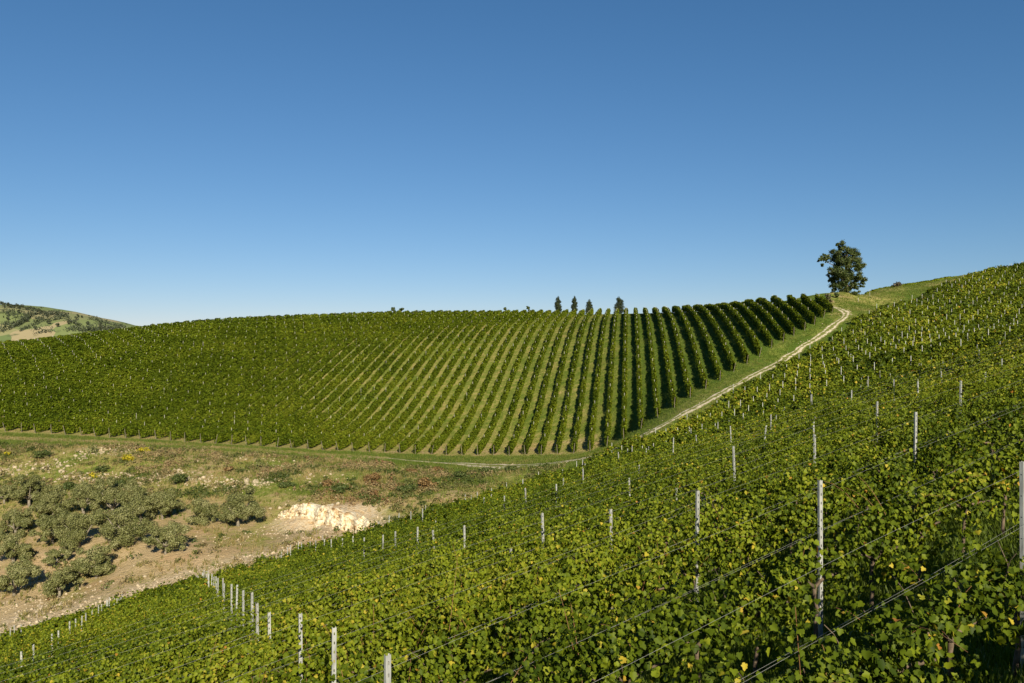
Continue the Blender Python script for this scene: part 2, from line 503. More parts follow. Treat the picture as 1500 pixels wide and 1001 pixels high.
# ------------------------------------------------------------------ ground mesh
def ground():
    def axis(lo, hi, a, b, s):
        inner = list(np.arange(a, b + .01, s))
        out = []; st = s * 2; v = a
        while v > lo:
            v -= st; st *= 1.45; out.append(max(v, lo))
        left = out[::-1]; out = []; st = s * 2; v = b
        while v < hi:
            v += st; st *= 1.45; out.append(min(v, hi))
        return np.array(left + inner + out)
    xs = axis(-7000, 7000, -160, 185, 1.0); ys = axis(-5000, 9000, -20, 285, 1.0)
    X, Y = np.meshgrid(xs, ys, indexing='ij')
    Z = H(np.clip(X, GX0, GX1), np.clip(Y, GY0, GY1))
    out = np.maximum(np.maximum(GX0 - X, X - GX1), np.maximum(GY0 - Y, Y - GY1))
    Z = Z + (-70 - Z) * sstep(0, 500, out)
    dist = np.hypot(X, Y)
    dirt = inpoly(dirt_poly, X, Y).astype(float)
    for i in range(2):                                            # soften the masks by a couple of metres
        d2 = dirt.copy(); d2[1:-1, 1:-1] = (dirt[1:-1, 1:-1] + dirt[2:, 1:-1] + dirt[:-2, 1:-1] + dirt[1:-1, 2:] + dirt[1:-1, :-2]) / 5; dirt = d2
    nearv = inpoly(near_poly, X, Y).astype(float); farv = inpoly(far_poly, X, Y).astype(float)
    scar = inpoly(scar_poly, X, Y).astype(float)
    s2 = scar.copy(); s2[1:-1, 1:-1] = (scar[1:-1, 1:-1] + scar[2:, 1:-1] + scar[:-2, 1:-1] + scar[1:-1, 2:] + scar[1:-1, :-2]) / 5; scar = s2
    slope = np.hypot(*[np.gradient(Z, xs, axis=0), np.gradient(Z, ys, axis=1)])
    bank = dirt * sstep(.28, .42, slope)
    n1 = fbm(X / 5, Y / 5, 3); n2 = fbm(X / 1.7, Y / 1.7, 9)
    Z = Z + dirt * (n1 - .5) * 1.0 + bank * (n2 - .5) * .9 + (1 - dirt) * (1 - nearv) * (n2 - .5) * .18
    Z = Z + scar * (fbm(X / 1.3, Y / 1.3, 31) - .5) * 1.6
    u = X / np.maximum(Y, 1) * F + 750
    # dryness of the ground
    dry = .20 + .4 * (fbm(X / 9, Y / 9, 5) - .5)
    w2 = X * .9894 - Y * .1454
    dry = np.where(farv > 0, np.interp(w2, [-120, -45, -15, -4, 2, 40], [.32, .36, .33, .23, .10, .06]) + .45 * (fbm(X / 4, Y / 4, 21) - .5), dry)
    rid = sstep(14, 4, np.abs(Y - np.interp(u, [1200, 1240, 1300, 1400, 1500], [166, 172, 182, 196, 205]))) * (u > 1215)
    mead = (u > 1150) & (nearv == 0) & (farv == 0)
    dry = np.where(mead, .26 + .9 * (fbm(X / 5, Y / 5, 15) - .5) + .35 * rid * fbm(X / 2.5, Y / 2.5, 19), dry)
    foot = pdist(far_foot, X, Y)
    dry = np.where((farv > 0) & (foot < 7) & (u < 880), np.maximum(dry, .55 + .3 * (n2 - .5)), dry)
    dry = np.where(nearv > 0, .45, dry)
    td = pdist(track_line, X, Y)
    dry = np.maximum(dry, .62 * sstep(2.6, .8, td))
    dd = .52 + .9 * (n1 - .5) + .34 * sstep(96, 78, Y) - .2 * sstep(250, 420, u) * sstep(88, 100, Y) - .1 * sstep(560, 700, u)
    dry = dry * (1 - dirt) + dd * dirt
    rub = bank * sstep(.45, .62, fbm(X / 6 + 4, Y / 3, 41)) * sstep(640, 480, u)
    rub = np.maximum(rub, dirt * sstep(.5, .62, fbm(X / 4, Y / 4, 47)) * sstep(72, 66, Y - .008 * (u - 0)) * .8)
    edge = pdist([gp(*q) for q in [(-100, 62), (0, 63), (150, 65.5), (300, 70.5), (430, 75.5), (560, 81.5)]], X, Y)
    rub = np.maximum(rub, sstep(4.5, 1.0, edge) * .75 * dirt)
    rub = np.maximum(rub, scar)
    red = dirt * sstep(.46, .56, fbm(X / 5 + 9, Y / 4, 53)) * sstep(430, 520, u) * sstep(720, 640, u)
    nx, ny = X.shape
    idx = np.arange(nx * ny).reshape(nx, ny)
    q = np.stack([idx[:-1, :-1].ravel(), idx[1:, :-1].ravel(), idx[1:, 1:].ravel(), idx[:-1, 1:].ravel()], 1)
    me = mesh_np('ground', np.stack([X.ravel(), Y.ravel(), Z.ravel()], 1), [q], smooth=True)
    for nm, v in (('dry', dry), ('rubble', rub), ('red', red), ('far', sstep(300, 700, dist)), ('scar', scar)):
        a = me.attributes.new(nm, 'FLOAT', 'POINT')
        a.data.foreach_set('value', np.clip(v, 0, 1).ravel().astype(np.float32))
    m, nt, outn = new_mat('ground_soil')
    na = noise(nt, .9, 6); nb = noise(nt, 5.0, 5); nc = noise(nt, .22, 4); ne = noise(nt, 2.2, 6)
    d = math_(nt, 'ADD', attr(nt, 'dry'), math_(nt, 'MULTIPLY', math_(nt, 'SUBTRACT', na, .5), 1.1))
    d = math_(nt, 'ADD', d, math_(nt, 'MULTIPLY', math_(nt, 'SUBTRACT', nb, .5), .6), clamp=True)
    base = ramp(nt, [(0.08, (.085, .135, .016)), (.33, (.17, .205, .034)), (.5, (.30, .275, .085)), (.72, (.37, .28, .14)), (.95, (.48, .36, .20))], d)
    redc = mixc(nt, math_(nt, 'MULTIPLY', attr(nt, 'red'), ne, clamp=True), base.outputs[0], (.17, .085, .04))
    rk = math_(nt, 'MULTIPLY', attr(nt, 'rubble'), math_(nt, 'MULTIPLY', math_(nt, 'SUBTRACT', ne, .36), 5.0, clamp=True), clamp=True)
    rkc = ramp(nt, [(.3, (.45, .34, .21)), (.65, (.70, .58, .42))], nb)
    c2 = mixc(nt, rk, redc, rkc.outputs[0])
    sc = math_(nt, 'MULTIPLY', attr(nt, 'scar'), math_(nt, 'MULTIPLY', math_(nt, 'SUBTRACT', na, .28), 6.0, clamp=True), clamp=True)
    c3 = mixc(nt, sc, c2, ramp(nt, [(.35, (.55, .38, .20)), (.55, (.60, .49, .33))], ne).outputs[0])
    c3 = mixc(nt, math_(nt, 'MULTIPLY', math_(nt, 'MULTIPLY', math_(nt, 'SUBTRACT', nc, .50), 4.0, clamp=True), math_(nt, 'MULTIPLY', attr(nt, 'dry'), .75), clamp=True), c3, (.40, .245, .125))
    c4 = mixc(nt, attr(nt, 'far'), c3, ramp(nt, [(.4, (.12, .15, .05)), (.6, (.28, .25, .12))], noise(nt, .006, 4)).outputs[0])
    p = nt.nodes.new('ShaderNodeBsdfPrincipled')
    p.inputs['Roughness'].default_value = .95
    p.inputs['Specular IOR Level'].default_value = .1
    nt.links.new(c4, p.inputs['Base Color'])
    b = nt.nodes.new('ShaderNodeBump')
    b.inputs['Strength'].default_value = .7
    b.inputs['Distance'].default_value = .25
    nt.links.new(math_(nt, 'ADD', ne, nb), b.inputs['Height'])
    nt.links.new(b.outputs[0], p.inputs['Normal'])
    nt.links.new(p.outputs[0], outn.inputs[0])
    tag(link_mesh('ground', me, m), kind='structure', label='grassy and dusty hillside ground under the vineyards')
    bilz = Z
    return xs, ys, Z
GXS, GYS, GZZ = ground()
def HG(X, Y):
    """height of the built ground mesh"""
    X = np.asarray(X, float); Y = np.asarray(Y, float)
    ix = np.clip(np.searchsorted(GXS, X) - 1, 0, len(GXS) - 2); iy = np.clip(np.searchsorted(GYS, Y) - 1, 0, len(GYS) - 2)
    tx = (X - GXS[ix]) / (GXS[ix + 1] - GXS[ix]); ty = (Y - GYS[iy]) / (GYS[iy + 1] - GYS[iy])
    return (GZZ[ix, iy] * (1 - tx) + GZZ[ix + 1, iy] * tx) * (1 - ty) + (GZZ[ix, iy + 1] * (1 - tx) + GZZ[ix + 1, iy + 1] * tx) * ty

def path():
    P = np.array(path_line)
    seg = np.r_[0, np.cumsum(np.hypot(*np.diff(P, axis=0).T))]
    t = np.arange(0, seg[-1], .4)
    x = np.interp(t, seg, P[:, 0]); y = np.interp(t, seg, P[:, 1])
    k = np.ones(15) / 15
    xp = np.convolve(np.pad(x, 7, mode='edge'), k, 'valid'); yp = np.convolve(np.pad(y, 7, mode='edge'), k, 'valid')
    dx = np.gradient(xp); dy = np.gradient(yp); L = np.hypot(dx, dy); nx = -dy / L; ny = dx / L
    fade = np.clip(t / 14, 0.25, 1) * np.clip((seg[-1] - t) / 8, .35, 1)
    wl_ = (.90 + 1.1 * (fbm(t / 3.0, t * 0, 3) - .5)) * fade; wr = (.78 + 1.1 * (fbm(t / 3.0, t * 0 + 5, 4) - .5)) * fade
    up = xp / yp * F + 750
    wide = 1 + 2.2 * sstep(650, 720, up) * sstep(860, 800, up)
    wl_ = wl_ * wide; wr = wr * wide
    cols = np.linspace(-1, 1, 9)
    V = []
    for c in cols:
        w = np.where(c < 0, wl_, wr) * c
        X = xp + nx * w; Y = yp + ny * w
        V.append(np.stack([X, Y, HG(X, Y) + .05 - .03 * abs(c) ** 3], 1))
    V = np.stack(V, 1)
    n, m_ = V.shape[:2]
    idx = np.arange(n * m_).reshape(n, m_)
    q = np.stack([idx[:-1, :-1].ravel(), idx[1:, :-1].ravel(), idx[1:, 1:].ravel(), idx[:-1, 1:].ravel()], 1)
    me = mesh_np('path', V.reshape(-1, 3), [q], smooth=True)
    a = me.attributes.new('across', 'FLOAT', 'POINT')
    a.data.foreach_set('value', np.tile(np.abs(cols), n).astype(np.float32))
    m, nt, out = new_mat('path_gravel')
    na = noise(nt, 1.3, 5); nb = noise(nt, 6, 4)
    col = ramp(nt, [(.3, (.42, .34, .22)), (.5, (.62, .53, .39)), (.7, (.74, .66, .52))], nb)
    g = math_(nt, 'SUBTRACT', na, .41)
    g = math_(nt, 'ADD', g, math_(nt, 'MULTIPLY', math_(nt, 'SUBTRACT', .28, attr(nt, 'across')), .55))
    ed_ = math_(nt, 'ADD', math_(nt, 'MULTIPLY', math_(nt, 'SUBTRACT', attr(nt, 'across'), .62), 1.3), math_(nt, 'MULTIPLY', math_(nt, 'SUBTRACT', noise(nt, 2.6, 5), .5), 1.6))
    g = math_(nt, 'MAXIMUM', g, math_(nt, 'MULTIPLY', ed_, .6))
    gr = mixc(nt, math_(nt, 'MULTIPLY', g, 9.0, clamp=True), col.outputs[0], (.15, .16, .04))
    p = nt.nodes.new('ShaderNodeBsdfPrincipled'); p.inputs['Roughness'].default_value = .95; p.inputs['Specular IOR Level'].default_value = .1
    b = nt.nodes.new('ShaderNodeBump'); b.inputs['Strength'].default_value = .6; b.inputs['Distance'].default_value = .1
    nt.links.new(nb, b.inputs['Height']); nt.links.new(b.outputs[0], p.inputs['Normal'])
    nt.links.new(gr, p.inputs['Base Color']); nt.links.new(p.outputs[0], out.inputs[0])
    tag(link_mesh('path', me, m), kind='structure', label='pale gravel farm path between the two vineyards')
path()

# ------------------------------------------------------------------ leaves
half0 = np.array([(0, .02), (.18, -.10), (.42, -.02), (.50, .16), (.43, .24), (.60, .46), (.42, .56), (.30, .62), (.24, .80), (0, 1)], float)
half1 = np.array([(0, 0), (.46, .10), (.42, .60), (0, 1)], float)
def leaf_shape(lod):
    if lod == 0:
        h = half0; fold = .28
    elif lod == 1:
        h = half1; fold = .25
    else:
        v = np.array([(-.5, 0, 0), (.5, 0, .0), (.42, 1, .0), (-.42, 1, .0)], float)
        return v, [np.array([[0, 1, 2, 3]])]
    r = np.stack([h[:, 0], h[:, 1], h[:, 0] * fold - .16 * h[:, 1] ** 2], 1)
    l = r * np.array([-1, 1, 1])
    n = len(h)
    v = np.concatenate([r, l[1:-1]])
    a = np.arange(n)
    b = np.array([n - 1] + [n + i for i in range(n - 3, -1, -1)] + [0])
    return v, [np.array([a]), np.array([b])]

def leaves_geo(pos, nrm, size, tint, lod, down=.9, rg=rng):
    """leaf planes: pos centre, nrm facing, tip hanging down"""
    n = len(pos)
    if n == 0: return None
    v, fs = leaf_shape(lod)
    nrm = nrm / np.linalg.norm(nrm, axis=1, keepdims=True)
    t = np.array([0, 0, -1.0]) * down + rg.normal(0, .55, (n, 3))
    t = t - nrm * np.sum(t * nrm, 1, keepdims=True)
    t /= np.linalg.norm(t, axis=1, keepdims=True) + 1e-9
    s = np.cross(t, nrm)
    vv = v - np.array([0, .5, 0])
    P = pos[:, None, :] + size[:, None, None] * (vv[None, :, 0:1] * s[:, None] + vv[None, :, 1:2] * t[:, None] + vv[None, :, 2:3] * nrm[:, None])
    off = (np.arange(n) * len(v))[:, None]
    polys = [f + off for f in fs]
    return P.reshape(-1, 3), polys, [tint] * len(fs)

def join_geo(parts):
    parts = [p for p in parts if p is not None]
    V = []; PO = {}; TI = {}; base = 0
    for P, polys, tints in parts:
        V.append(P)
        for f, t in zip(polys, tints):
            PO.setdefault(f.shape[1], []).append(f + base); TI.setdefault(f.shape[1], []).append(t)
        base += len(P)
    ks = list(PO)
    return np.concatenate(V), [np.concatenate(PO[k]) for k in ks], np.concatenate([np.concatenate(TI[k]) for k in ks])

def leaf_mesh(name, parts):
    V, polys, tint = join_geo(parts)
    return mesh_np(name, V, polys, {'tint': tint})

def row_foliage(t0, t1, org, ed, nd, seed, far=False, vigor=1.0, loc=np.zeros(3), thin=1.0):
    """one vine row from t0 to t1 along direction ed: leaf planes through a hedge-shaped canopy"""
    rg = np.random.default_rng(seed)
    st = .5
    tc = np.arange(t0, t1, st) + st / 2
    bx = org[0] + ed[0] * tc; by = org[1] + ed[1] * tc
    dist = np.hypot(bx, by)
    if far:
        size = np.clip(.00125 * dist, .145, .28); cover = 7.2
    else:
        size = np.clip(.0020 * dist, .060, .27); cover = np.interp(dist, [8, 20, 34, 40], [2.2, 3.0, 4.0, 7.2])
    cnt = rg.poisson(cover * st / (.62 * size ** 2))
    # thin stretches and weak vines
    gap = .6 * vnoise(tc / 2.6, tc * 0 + seed * 1.7, 7) + .4 * vnoise(tc / .95, tc * 0 + seed * 3.1, 3)
    cnt = (cnt * (np.clip(.05 + 1.9 * gap, .25, 1.2) if far else np.clip(-.15 + 2.4 * gap, .05, 1.3))).astype(int)
    cnt = (cnt * thin).astype(int)
    t = np.repeat(tc, cnt) + rg.uniform(-st / 2, st / 2, cnt.sum())
    sz = np.repeat(size, cnt); dd = np.repeat(dist, cnt)
    n = len(t)
    x0 = org[0] + ed[0] * t; y0 = org[1] + ed[1] * t
    vig = vnoise(t / .95, t * 0 + seed * 3.1, 3)                       # vine by vine
    vig2 = vnoise(t / .35, t * 0 + seed * 5.3, 4)
    if far:
        htop = 1.60 + .36 * (vig - .5) + .3 * (vig2 - .5); w0 = .33 + .18 * (vig - .5) + .14 * (vig2 - .5); hbot = .18
    else:
        htop = 1.38 + .80 * (vig - .5) + .34 * (vig2 - .5); w0 = np.where(dd < 30, .29, .36) + .34 * (vig - .5) + .22 * (vig2 - .5); hbot = .40
    htop = htop * vigor
    hu = rg.uniform(0, 1, n) ** .85
    h = hbot + (htop - hbot) * hu
    prof = np.clip(np.sin(np.pi * np.clip(.14 + .80 * hu, 0, 1)) ** .55, .25, 1)
    sgn = np.where(rg.random(n) < .5, -1.0, 1.0)
    lat = sgn * w0 * prof * np.sqrt(rg.uniform(.12, 1.15, n)) + rg.normal(0, .05, n)
    if not far:                                                          # loose shoots that arch out of the hedge
        so = rg.random(n) < .13
        h = np.where(so, h + np.abs(rg.normal(0, .16, n)), h)
        lat = np.where(so, lat * (1 + np.abs(rg.normal(0, .55, n))), lat)
    cs = .45 if far else .30
    hole = .65 * vnoise(t / cs, h / (cs * .8) + sgn * 31 + seed, 13) + .35 * vnoise(t / (cs * .45), h / (cs * .45) + sgn * 17 + seed, 14)
    kk = hole > (.29 if far else .47)
    t, x0, y0, h, hu, lat, sgn, sz, dd, vig, vig2 = (q[kk] for q in (t, x0, y0, h, hu, lat, sgn, sz, dd, vig, vig2))
    n = len(t)
    X = x0 + nd[0] * lat; Y = y0 + nd[1] * lat
    Z = H(x0, y0) + h
    pos = np.stack([X, Y, Z], 1) - loc
    up = np.clip((hu - .55) * 2.2, -.1, 1.0)
    out = np.stack([nd[0] * sgn, nd[1] * sgn, np.zeros(n)], 1)
    nrm = out * (1 - .55 * np.clip(up, 0, 1))[:, None] + np.array([0, 0, 1.0]) * (up + .30)[:, None] + rg.normal(0, .45 if far else .62, (n, 3))
    patch = fbm(x0 / 7, y0 / 7, 61)
    tint = np.clip((.47 if far else .42) + (.7 if far else .9) * (patch - .47) + rg.normal(0, .20, n) + .10 * (vig - .5), 0, .93)
    if not far:
        hot = rg.random(n) < np.clip(.012 + .10 * (fbm(x0 / 2.2, y0 / 2.2, 71) - .5), .003, .08)
        tint = np.where(hot, rg.uniform(.88, 1.0, n), tint)
    sz = sz * rg.uniform(.65, 1.25, n)
    parts = []
    l0 = dd < 15; l1 = (dd >= 15) & (dd < 46); l2 = dd >= 46
    for lod, mk in ((0, l0), (1, l1), (2, l2)):
        if mk.any():
            parts.append(leaves_geo(pos[mk], nrm[mk], sz[mk], tint[mk], lod, rg=rg))
    if not far:
        p2, n2 = shoots(t0, t1, org, ed, nd, seed, loc, vigor, thin)
        parts += p2; n += n2
    return parts, n

CANES = {}
def shoots(t0, t1, org, ed, nd, seed, loc, vigor=1.0, thin=1.0):
    """canes that rise from the cordon, lean out of the wires and hang over, with their leaves, for the part of a row that is near"""
    rg = np.random.default_rng(seed + 5000)
    tt = np.arange(t0, t1, 1 / 30.0)
    tt = tt + rg.normal(0, .06, len(tt))
    x0 = org[0] + ed[0] * tt; y0 = org[1] + ed[1] * tt
    d = np.hypot(x0, y0)
    vig = vnoise(tt / .95, tt * 0 + seed * 3.1, 3); gap = .6 * vnoise(tt / 2.6, tt * 0 + seed * 1.7, 7) + .4 * vig
    k = (d < 36) & (rg.random(len(tt)) < np.clip(-.35 + 2.5 * gap, .03, 1) * thin)
    tt, x0, y0, d, vig = tt[k], x0[k], y0[k], d[k], vig[k]
    m = len(tt)
    if m == 0: return [], 0
    L = np.clip(rg.normal(.98, .30, m) * (.62 + .75 * vig) * vigor, .3, 1.7)
    side = np.where(rg.random(m) < .5, -1.0, 1.0)
    lean = np.abs(rg.normal(.16, .14, m)); along = rg.normal(0, .22, m); flop = np.clip(rg.normal(.85, .55, m), 0, 2.0)
    nl = 28
    s = (np.arange(nl) + .5) / nl
    S = np.clip(s[None] + rg.normal(0, .02, (m, nl)), 0, 1)
    up = L[:, None] * (S - .42 * flop[:, None] * S ** 2.6)
    lat = side[:, None] * (.04 + L[:, None] * (lean[:, None] * S + .30 * flop[:, None] * S ** 2.4 * np.minimum(1, .4 + lean[:, None] * 2.5)))
    al = along[:, None] * S * L[:, None]
    zb = H(x0, y0) + .78
    def at(lat, al, up):
        X = x0[:, None] + ed[0] * al + nd[0] * lat; Y = y0[:, None] + ed[1] * al + nd[1] * lat
        return np.stack([X, Y, zb[:, None] + np.maximum(up, -.45)], -1)
    base = at(lat, al, up)
    off = rg.normal(0, .055, (m, nl, 3))
    pos = (base + off).reshape(-1, 3) - loc
    outv = np.array([nd[0], nd[1], 0])[None, None] * side[:, None, None]
    nrm = (outv * .55 + np.array([0, 0, .55]) + off * 6 + rg.normal(0, .45, (m, nl, 3))).reshape(-1, 3)
    patch = fbm(x0 / 7, y0 / 7, 61)
    tint = .40 + .8 * (patch - .47)[:, None] + rg.normal(0, .09, m)[:, None] + .22 * (S - .4) + rg.normal(0, .10, (m, nl))
    tint = np.clip(tint, 0, .90)
    yel = rg.random((m, nl)) < .02 + .06 * (rg.random(m) < .12)[:, None]
    tint = np.where(yel, rg.uniform(.86, 1.0, (m, nl)), tint).ravel()
    sz = (np.clip(.0020 * d, .058, .27)[:, None] * (1.22 - .55 * S) * rg.uniform(.75, 1.25, (m, nl))).ravel()
    dd = np.repeat(d, nl)
    parts = []
    for lod, mk in ((0, dd < 15), (1, dd >= 15)):
        if mk.any():
            parts.append(leaves_geo(pos[mk], nrm[mk], sz[mk], tint[mk], lod, rg=rg))
    # the bare canes of the nearest vines
    kc = np.nonzero((d < 14) & (rg.random(m) < .16))[0]
    mbs = []
    for i in kc[:60]:
        mb = MB()
        P = base[i][::5] - loc
        mb.tube([P0 for P0 in np.concatenate([[np.array([x0[i], y0[i], zb[i]]) - loc], P])], list(np.linspace(.0045, .0024, len(P) + 1)), 4, cap=False)
        mbs.append(mb)
    CANES[seed] = mbs
    return parts, m * nl

def runs(mask):
    idx = np.nonzero(mask)[0]
    if len(idx) == 0: return []
    sp = np.nonzero(np.diff(idx) > 1)[0]
    st = np.r_[idx[0], idx[sp + 1]]; en = np.r_[idx[sp], idx[-1]]
    return list(zip(st, en))

def trunk_mesh(seed):
    r = random.Random(seed)
    m = MB()
    pts = [(0, 0, -.1)]; x = y = 0
    for k in range(1, 6):
        x += r.uniform(-.03, .03); y += r.uniform(-.03, .03)
        pts.append((x, y, k * .14))
    m.tube(pts, [.030, .025, .022, .021, .021, .026], 7)
    for s in (-1, 1):
        m.tube([(x, y, .69), (x + s * .16, y, .78), (x + s * .46, y + r.uniform(-.03, .03), .80)], [.026, .02, .013], 6)
    for k in range(2):
        bx = x + r.uniform(-.42, .42); sx = r.uniform(-.25, .25); sy = r.uniform(-.3, .3)
        m.tube([(bx + sx * q ** 1.8, y + sy * q ** 1.6 + r.uniform(-.015, .015), .78 + .55 * q - .12 * q * q) for q in (0, .25, .5, .75, 1)], [.006, .005, .0045, .004, .003], 5)
    return m.mesh('trunk', True)
TRUNKS = [trunk_mesh(i) for i in range(6)]
for tm in TRUNKS: tm.materials.append(M_BARK)

total = 0
near_rows = {}
NR = 46
for r in range(1, NR + 1):
    org = N1 * (D0 + SP * r)
    t = np.arange(-140, 260, .5)
    x = org[0] + E1[0] * t; y = org[1] + E1[1] * t
    ok = inpoly(near_poly, x, y) & (y > 1.2) & (np.abs(x / np.maximum(y, .1)) < .80)
    for sg, (i0, i1) in enumerate(runs(ok)):
        a, b = t[i0], t[i1]
        if b - a >= 4:
            near_rows[(r, sg)] = (org, a, b)
near_rows[(0, 0)] = (N1 * D0, -6.0, 16.0)          # the row at the photographer's feet: below the frame, it shades the next one
near_list = sorted(near_rows)
for i, r in enumerate(near_list):
    org, a, b = near_rows[r]
    mid = .5 * (a + b)
    loc = np.array([org[0] + E1[0] * mid, org[1] + E1[1] * mid, 0]); loc[2] = Hs(loc[0], loc[1])
    parts, n = row_foliage(a, b, org, E1, N1, 100 + r[0] + 60 * r[1], loc=loc, vigor=(.66, .76, .84, .91, .95)[r[0]] if r[0] < 5 else 1.0, thin=(1.0, .62, .72, .82, .92)[r[0]] if r[0] < 5 else 1.0)
    total += n
    me = leaf_mesh('foliage', parts)
    lab = 'vine row nearest the camera on the near slope, at the photographer\'s feet' if r[0] == 0 else 'leafy vine row on near slope, %s from the front%s' % (ordinal(r[0]), ', upper part beyond the path' if r[1] else '')
    if i >= 7:
        o = link_mesh('vine_row', me, M_VINE, None, loc)
        tag(o, lab, 'vine row', 'vine rows on the near slope')
    else:
        o = empty('vine_row', loc)
        tag(o, lab, 'vine row', 'vine rows on the near slope')
        link_mesh('foliage', me, M_VINE, o)
        for mb in CANES.get(100 + r[0] + 60 * r[1], []):
            link_mesh('cane', mb.mesh('cane', True), M_CANE, o)
        nt_ = 0
        for tt in np.arange(a + .5, b, 1.0):
            x, y = org + E1 * (tt + random.uniform(-.1, .1))
            if y < 1 or abs(x / y) > .70 or nt_ >= 60: continue
            nt_ += 1
            tk = bpy.data.objects.new('trunk', random.choice(TRUNKS))
            COL.objects.link(tk)
            tk.parent = o
            tk.location = (x - loc[0], y - loc[1], Hs(x, y) - loc[2])
            tk.rotation_euler = (0, 0, math.atan2(E1[1], E1[0]) + random.uniform(-.2, .2))
print('near leaves', total, 'rows', len(near_list))

# vineyard on the far hillside
E2 = np.array([.1454, .9894]); N2 = np.array([.9894, -.1454]); SP2 = 2.42
far_rows = []
w = 40.4
while w > -158:
    org = N2 * w
    t = np.arange(90, 260, .5)
    x = org[0] + E2[0] * t; y = org[1] + E2[1] * t
    ok = inpoly(far_poly, x, y) & (x / y > -.74)
    rr = runs(ok)
    if rr:
        a, b = t[rr[0][0]], t[rr[-1][1]]
        if b - a > 5:
            far_rows.append((org, a, b, w))
    w -= SP2
ftotal = 0
for i, (org, a, b, w) in enumerate(far_rows):
    mid = .5 * (a + b)
    loc = np.array([org[0] + E2[0] * mid, org[1] + E2[1] * mid, 0]); loc[2] = Hs(loc[0], loc[1])
    parts, n = row_foliage(a, b, org, E2, N2, 900 + i, far=True, vigor=1.0, loc=loc)
    ftotal += n
    o = link_mesh('vine_row', leaf_mesh('foliage', parts), M_VINE_FAR, None, loc)
    tag(o, 'straight vine row up the far hillside, %s from the oak side' % ordinal(i + 1), 'vine row', 'vine rows on the far hillside')
print('far leaves', ftotal, 'rows', len(far_rows))

# short rows on the skyline to the right of the oak
for i, dY in enumerate((0, 3.0, 6.0)):
    P0 = np.array(gp(1268, 188 + dY)); P1 = np.array(gp(1420, 206 + dY))
    L = np.linalg.norm(P1 - P0); ed = (P1 - P0) / L
    loc = np.array([P0[0], P0[1], Hs(*P0)])
    parts, n = row_foliage(0, L, P0, ed, np.array([-ed[1], ed[0]]), 1500 + i, far=True, vigor=.52, loc=loc)
    tag(link_mesh('vine_row', leaf_mesh('foliage', parts), M_VINE_FAR, None, loc),
        'low vine row along the skyline beside the oak, %s from the meadow' % ordinal(i + 1), 'vine row', 'vine rows on the skyline')

# ------------------------------------------------------------------ posts and wires
def post_mesh():
    """folded galvanised vineyard post: C profile with a column of wire slots"""
    v = []; f = []
    def quad(a, b, c, d):
        n = len(v); v.extend([a, b, c, d]); f.append((n, n + 1, n + 2, n + 3))
    w, d, lip = .0235, .032, .010
    z = -.3
    # front plate with slots
    while z < PH - .001:
        z1 = min(z + .07, PH); z2 = min(z + .10, PH)
        quad((-w, -d / 2, z), (w, -d / 2, z), (w, -d / 2, z1), (-w, -d / 2, z1))
        if z2 > z1:
            quad((-w, -d / 2, z1), (-.006, -d / 2, z1), (-.006, -d / 2, z2), (-w, -d / 2, z2))
            quad((.006, -d / 2, z1), (w, -d / 2, z1), (w, -d / 2, z2), (.006, -d / 2, z2))
        z = z2
    z0 = -.3
    quad((w, -d / 2, z0), (w, d / 2, z0), (w, d / 2, PH), (w, -d / 2, PH))
    quad((-w, d / 2, z0), (-w, -d / 2, z0), (-w, -d / 2, PH), (-w, d / 2, PH))
    quad((w, d / 2, z0), (w - lip, d / 2, z0), (w - lip, d / 2, PH), (w, d / 2, PH))
    quad((-w + lip, d / 2, z0), (-w, d / 2, z0), (-w, d / 2, PH), (-w + lip, d / 2, PH))
    # wire hooks along both edges
    for k in range(8):
        zz = .5 + k * .19
        for s in (-1, 1):
            quad((s * w, -.006, zz), (s * (w + .007), -.006, zz + .012), (s * (w + .007), .006, zz + .012), (s * w, .006, zz))
    me = bpy.data.meshes.new('trellis_post')
    me.from_pydata(v, [], f)
    me.update()
    me.materials.append(M_STEEL)
    return me
POST = post_mesh()
cands = []
for i, r in enumerate(near_list):
    org, a, b = near_rows[r]
    for k in range(-14, 40):
        p = A0 + RV * r[0] + KV * k
        t = float((p - org) @ E1)
        t += random.uniform(-.12, .12) if r[0] > 4 else .045
        if t < a + .05 or t > b: continue
        x, y = org + E1 * t
        u = x / y * F + 750
        z = Hs(x, y)
        yp = 500.5 - F * (z + PH) / y
        if u < -15 or u > 1515 or yp > 1005: continue
        cands.append((y, x, y, z, i, u))
# the end posts of every near row at the path or dirt side
cands.sort(key=lambda c: c[0])
nindiv = 300
by_row = {}
for c in cands[:nindiv]:
    by_row.setdefault(c[4], []).append(c)
for i, lst in by_row.items():
    lst.sort(key=lambda c: c[5])
    for j, (d, x, y, z, _, u) in enumerate(lst):
        o = bpy.data.objects.new('trellis_post', POST)
        COL.objects.link(o)
        o.location = (x, y, z - .02 + random.uniform(-.10, .06) - (random.uniform(.2, .7) if i > 4 and u > 620 and random.random() < .6 else 0))
        tilt = .012 if random.random() < .85 else .07
        o.rotation_euler = (random.gauss(0, tilt), random.gauss(0, tilt), math.atan2(E1[1], E1[0]) + random.uniform(-.25, .25))
        tag(o, 'grey steel trellis post in %s vine row from front, %s from left%s' % (ordinal(near_list[i][0]), ordinal(j + 1), ' beyond the path' if near_list[i][1] else ''), 'trellis post', 'steel trellis posts on the near slope')
rest = cands[nindiv:]
m = MB()
for d, x, y, z, i, u in rest:
    m.box(x - .03, x + .03, y - .02, y + .02, z - .2, z + PH + random.uniform(-.1, .08))
if rest:
    tag(link_mesh('trellis_posts', m.mesh('trellis_posts'), M_STEEL), 'tiny grey trellis posts far up the near slope vineyard', 'trellis posts', kind='stuff')
print('posts', len(cands))

